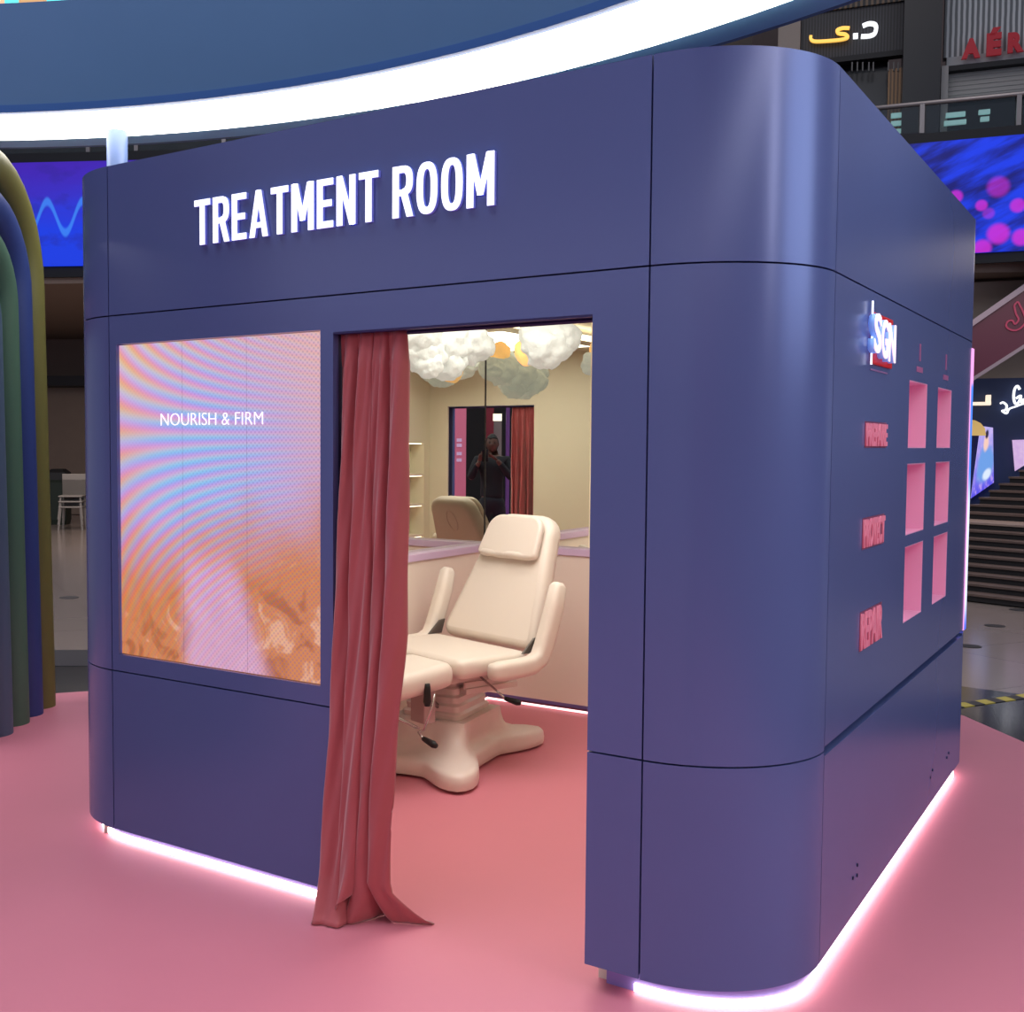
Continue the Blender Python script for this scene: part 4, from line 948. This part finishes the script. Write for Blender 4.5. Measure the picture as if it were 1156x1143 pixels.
# ================================================================== CLOUDS
def cloud(name, puffs, label, glow=None):
    c0 = Vector(puffs[0][0]); t = root(name, (c0.x, c0.y, min(p_[0][2]-p_[1] for p_ in puffs)), 0, label, 'cloud', 'padded clouds under the booth ceiling')
    bm = B()
    for (c_, r) in puffs:
        b2 = B(); bmesh.ops.create_icosphere(b2, subdivisions=4, radius=r)
        for v in b2.verts:
            d = noise.fractal(v.co*11+Vector(c_)*3, .9, 2, 4)*.20 - abs(noise.noise(v.co*1.6/r+Vector(c_)))*.30 + .12
            v.co = v.co*(1+d); v.co.z *= .88; v.co += Vector(c_)
        me = bpy.data.meshes.new('t'); b2.to_mesh(me); bm.from_mesh(me); bpy.data.meshes.remove(me); b2.free()
    obj('puff', bm, cloud_m, t, smooth=True)
    bm = B(); cc = sum((Vector(p_[0]) for p_ in puffs), Vector())/len(puffs)
    for i in range(2):
        q = Vector(puffs[i % len(puffs)][0]); tube(bm, [(q.x, q.y, q.z), (q.x, q.y, IZ)], .002, 6)
    obj('hanging_wire', bm, chrome_m, t)
    if glow:
        bm = B(); bmesh.ops.create_icosphere(bm, subdivisions=4, radius=glow[1])
        for v in bm.verts: v.co = v.co*(1+noise.fractal(v.co*14, .9, 2, 4)*.15)
        bm.transform(Matrix.Translation(glow[0])); obj('lamp_core', bm, cloudglow_m, t, smooth=True)
def cp(px, py, dep): return tuple(CAM + ray(px, py)*dep)
cloud('cloud', [(cp(478, 398, 5.85), .125), (cp(474, 380, 5.8), .12), (cp(500, 388, 5.95), .14), (cp(504, 408, 5.95), .105), (cp(484, 412, 5.8), .075), (cp(526, 388, 6.1), .125), (cp(540, 392, 6.25), .085)], 'large padded white cloud hanging in the left rear of the booth', (cp(530, 368, 6.15), .085))
cloud('cloud', [(cp(617, 392, 6.1), .125), (cp(610, 380, 6.15), .11), (cp(630, 382, 6.1), .11)], 'round padded white cloud hanging right of the mirror joint', (cp(597, 397, 6.25), .08))
cloud('cloud', [((-1.0, .55, 2.32), .12), ((-.86, .66, 2.33), .10), ((-1.14, .66, 2.34), .09)], 'padded white cloud near the doorway, seen only in the mirrors')

# ================================================================== THE PHOTOGRAPHER AND WHAT STANDS BEHIND THE CAMERA (seen in the corner mirror)
hf = Vector((fw.x, fw.y, 0)).normalized(); hr = Vector((rt.x, rt.y, 0)).normalized()
face = Vector((-.498, .867, 0)); side = Vector((face.y, -face.x, 0))     # looks towards the mirror corner
pc = Vector((CAM.x, CAM.y, 0)) - face*.44 - side*.09
def PL(x, y, z): return pc + side*x + face*y + Vector((0, 0, z))
def skin(name, chains, m, parent, lvl=2, rootv=0):
    me = bpy.data.meshes.new(name); V = []; E = []; Rd = []; idx = {}
    for ch in chains:
        prev = None
        for (p_, r) in ch:
            key = tuple(round(x, 4) for x in p_)
            if key not in idx: idx[key] = len(V); V.append(WORLD[parent.name].inverted() @ PL(*p_)); Rd.append(r)
            k = idx[key]
            if prev is not None: E.append((prev, k))
            prev = k
    me.from_pydata(V, E, []); me.materials.append(m)
    o = bpy.data.objects.new(name, me); COL.objects.link(o); o.parent = parent
    md = o.modifiers.new('skin', 'SKIN'); md.use_smooth_shade = True
    for i, r in enumerate(Rd):
        sv = me.skin_vertices[0].data[i]; sv.radius = r if isinstance(r, tuple) else (r, r); sv.use_root = (i == rootv)
    s_ = o.modifiers.new('sub', 'SUBSURF'); s_.levels = lvl; s_.render_levels = lvl
    return o
skin_m = mat('skin', (92, 62, 50), rough=.5); shirt_m = mat('black_shirt', (20, 22, 30), rough=.8); pants_m = mat('dark_trousers', (22, 24, 36), rough=.8); hair_m = mat('black_hair', (12, 10, 10), rough=.6)
person = root('person', tuple(pc), 0, 'person in a dark shirt holding up a phone, reflected in the corner mirror', 'person')
# body: hips, torso, neck, head core, arms, legs as one skin
pel = (0, 0, .95)
rsh, lsh = (-.19, 0, 1.41), (.19, 0, 1.41)
rel, rwr = (-.26, .10, 1.17), (-.03+.09-.12, .27, 1.42)
lel, lwr = (.28, .10, 1.17), (.16, .28, 1.40)
chains = [
 [(pel, (.11, .085)), ((0, 0, 1.10), (.11, .085)), ((0, .0, 1.26), (.14, .095)), ((0, 0, 1.40), (.13, .085)), ((0, .0, 1.48), .055), ((0, .015, 1.55), .055)],
 [((0, 0, 1.40), (.13, .085)), (rsh, .062), (rel, .045), (rwr, .030)],
 [((0, 0, 1.40), (.13, .085)), (lsh, .062), (lel, .045), (lwr, .030)],
 [(pel, (.11, .085)), ((-.095, 0, .82), .075), ((-.11, .01, .50), .055), ((-.12, -.02, .09), .042), ((-.13, .12, .04), .035)],
 [(pel, (.11, .085)), ((.095, 0, .82), .075), ((.11, .01, .50), .055), ((.12, -.02, .09), .042), ((.13, .12, .04), .035)]]
body = skin('body', chains, skin_m, person)
skin('shirt', [[((0, 0, .88), (.175, .135)), ((0, 0, 1.0), (.172, .13)), ((0, 0, 1.12), (.162, .12)), ((0, 0, 1.26), (.18, .125)), ((0, 0, 1.40), (.145, .10)), ((0, 0, 1.45), (.075, .07))],
  [((0, 0, 1.40), (.145, .10)), (rsh, .074), ((-.235, .06, 1.27), .060), (rel, .056), ((-.09, .245, 1.385), .040)], [((0, 0, 1.40), (.145, .10)), (lsh, .074), ((.245, .06, 1.27), .060), (lel, .056), ((.18, .255, 1.375), .040)]], shirt_m, person)
skin('trousers', [[((0, 0, .97), (.16, .12)), ((0, 0, .90), (.16, .12))], [((0, 0, .90), (.16, .12)), ((-.10, 0, .80), .10), ((-.11, .01, .50), .075), ((-.12, -.02, .10), .06)], [((0, 0, .90), (.16, .12)), ((.10, 0, .80), .10), ((.11, .01, .50), .075), ((.12, -.02, .10), .06)]], pants_m, person)
def head():
    bm = B(); bmesh.ops.create_icosphere(bm, subdivisions=4, radius=1)
    for v in bm.verts:
        x_, y_, z_ = v.co
        w = .076*(1-.16*max(0, -z_)**1.5); jaw = 1-.10*max(0, -z_)
        X_, Y_, Z_ = x_*w, y_*.096*jaw, z_*.118
        if y_ > .3:
            Y_ += .020*math.exp(-((x_/.16)**2+((z_+.12)/.20)**2))         # nose
            Y_ += .007*math.exp(-((x_/.35)**2+((z_+.52)/.09)**2))          # lips
            Y_ += .006*math.exp(-((x_/.3)**2+((z_+.85)/.15)**2))           # chin
            for sx in (-1, 1): Y_ -= .009*math.exp(-(((x_-sx*.38)/.16)**2+((z_-.10)/.10)**2))
        v.co = Vector((X_, Y_, Z_))
    return bm
def place(bm, org):
    mt = Matrix(((side.x, face.x, 0, 0), (side.y, face.y, 0, 0), (0, 0, 1, 0), (0, 0, 0, 1))); bm.transform(Matrix.Translation(PL(*org)) @ mt); return bm
hd = obj('head', place(head(), (0, .025, 1.625)), skin_m, person, smooth=True)
for sx in (-1, 1):
    bm = B(); bmesh.ops.create_uvsphere(bm, u_segments=12, v_segments=8, radius=.011); obj('eye', place(bm, (sx*.030, .025+.078, 1.637)), mat('eye_dark', (34, 28, 26), rough=.6), hd, smooth=True)
    bm = B(); bmesh.ops.create_uvsphere(bm, u_segments=12, v_segments=8, radius=1); bm.transform(Matrix.Diagonal((.012, .018, .030, 1))); obj('ear', place(bm, (sx*.077, .02, 1.62)), skin_m, hd, smooth=True)
bm = B(); bmesh.ops.create_icosphere(bm, subdivisions=4, radius=1)
dl = [v for v in bm.verts if v.co.z < (.42 if v.co.y > .35 else (-.05 if v.co.y > -.1 else -.75))]
bmesh.ops.delete(bm, geom=dl, context='VERTS')
for v in bm.verts: v.co = Vector((v.co.x*.083, v.co.y*.103, v.co.z*.127 + .003*noise.noise(v.co*6)))
o = obj('hair', place(bm, (0, .020, 1.63)), hair_m, hd, smooth=True); md = o.modifiers.new('s', 'SOLIDIFY'); md.thickness = .006
# hands: palm and five fingers each, closed on the phone
def hand(wr, sx, tgt):
    wr = Vector(wr); tgt = Vector(tgt); pm = wr.lerp(tgt, .5)
    skin('hand', [[(tuple(wr), (.026, .02)), (tuple(pm), (.036, .016)), (tuple(tgt), (.034, .014))]], skin_m, person)
    for i, L in enumerate((.068, .078, .074, .058)):
        b0 = tgt + Vector((0, 0, .028-.018*i)) + Vector((0, -.004, 0))
        skin('finger', [[(tuple(b0 - (tgt-pm)*.4), .0095), (tuple(b0+Vector((-sx*.022, .018, .004))), .0085), (tuple(b0+Vector((-sx*(.022+L*.3), .016, .006))), .008), (tuple(b0+Vector((-sx*(.022+L*.55), .008, .006))), .007)]], skin_m, person, 1)
    skin('thumb', [[(tuple(pm), .011), (tuple(pm+Vector((-sx*.02, -.012, .03))), .010), (tuple(pm+Vector((-sx*.035, -.004, .055))), .0085)]], skin_m, person, 1)
hand(rwr, -1, (.045, .335, 1.50)); hand(lwr, 1, (.135, .335, 1.50))
for s_ in (-1, 1):
    bm = B(); loft(bm, [[(x_*k, y_*k2, z) for x_, y_ in rrect(-.045, .045, -.09, .17, .04)] for z, k, k2 in ((0, 1, 1), (.02, 1.02, 1.02), (.05, .95, .92), (.08, .7, .6))])
    obj('shoe', place(bm, (s_*.125, .02, .0)), mat('black_shoe', (20, 20, 22), rough=.5), person, smooth=True)
bm = B(); box(bm, -.008, .008, 0, .004, 0, .012); obj('chest_badge', place(bm, (.09, .128, 1.33)), mat('pale_badge', (180, 200, 215), rough=.4), person)
bm = B(); loft(bm, cushion_rings(rrect(-.037, .037, -.078, .078, .01), .008, .003)); bm.transform(Matrix.Rotation(PI/2, 4, 'X'))
t = obj('smartphone', place(bm, (.09, .425, 1.475)), mat('black_phone', (16, 16, 20), rough=.2), smooth=True, angle=.5)
tag(t, 'black phone held up by the person, reflected in the corner mirror', 'phone')

# things across the aisle, placed where the double reflection shows them
KV = Vector((KX, KY, 0))
def behind(px, tt):
    d = ray(px, 505); p_ = CAM + d*tt; return Vector((2*KX-p_.x, 2*KY-p_.y, 0))
def stand_panel(name, px0, px1, tt, z0_, z1_, m, label, cat, parent=None, th=.08):
    a_, b_ = behind(px0, tt), behind(px1, tt); e = (b_-a_); L = e.length; e.normalize(); n = Vector((-e.y, e.x, 0))
    M4 = Matrix(((e.x, n.x, 0, a_.x), (e.y, n.y, 0, a_.y), (0, 0, 1, 0), (0, 0, 0, 1)))
    bm = B(); box(bm, 0, L, -th/2, th/2, z0_, z1_, M4)
    o_ = obj(name, bm, m, parent)
    if label: tag(o_, label, cat)
    return o_, M4, L
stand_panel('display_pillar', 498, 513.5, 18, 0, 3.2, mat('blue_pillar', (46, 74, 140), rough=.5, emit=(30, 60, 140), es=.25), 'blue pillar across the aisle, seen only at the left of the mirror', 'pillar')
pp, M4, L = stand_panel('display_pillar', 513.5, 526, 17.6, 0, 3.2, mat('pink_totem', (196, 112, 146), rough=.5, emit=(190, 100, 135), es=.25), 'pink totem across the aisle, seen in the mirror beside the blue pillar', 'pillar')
PMAT = mat('pale_totem_lettering', (200, 180, 225), rough=.5, emit=(190, 170, 220), es=.4)
for z_ in (1.35, 1.45, 1.58, 1.66): 
    bm = B(); box(bm, L*.15, L*.6, -.05, -.042, z_, z_+.05, M4); box(bm, L*.15, L*.6, .042, .05, z_, z_+.05, M4); obj('totem_mark', bm, PMAT, pp)
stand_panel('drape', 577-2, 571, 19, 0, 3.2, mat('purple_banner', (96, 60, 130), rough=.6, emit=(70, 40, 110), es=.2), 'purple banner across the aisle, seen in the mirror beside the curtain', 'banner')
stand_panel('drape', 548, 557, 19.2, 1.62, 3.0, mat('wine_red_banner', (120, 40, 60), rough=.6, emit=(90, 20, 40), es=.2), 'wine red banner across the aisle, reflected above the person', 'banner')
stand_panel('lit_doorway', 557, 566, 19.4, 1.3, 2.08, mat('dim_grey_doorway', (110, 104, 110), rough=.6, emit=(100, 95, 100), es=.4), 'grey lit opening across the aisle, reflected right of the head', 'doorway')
stand_panel('ceiling_lamp', 556, 566, 19.2, 2.02, 2.14, mat('white_lamp', (255, 250, 240), emit=(255, 250, 240), es=1.5), 'white lamp bar across the aisle, reflected above the person', 'lamp')
stand_panel('wall_front', 440, 680, 22, -.3, 9, mat('dark_hall', (26, 24, 30), rough=.8, var=.4, vscale=1.0), None, None)[0]['kind'] = 'structure'
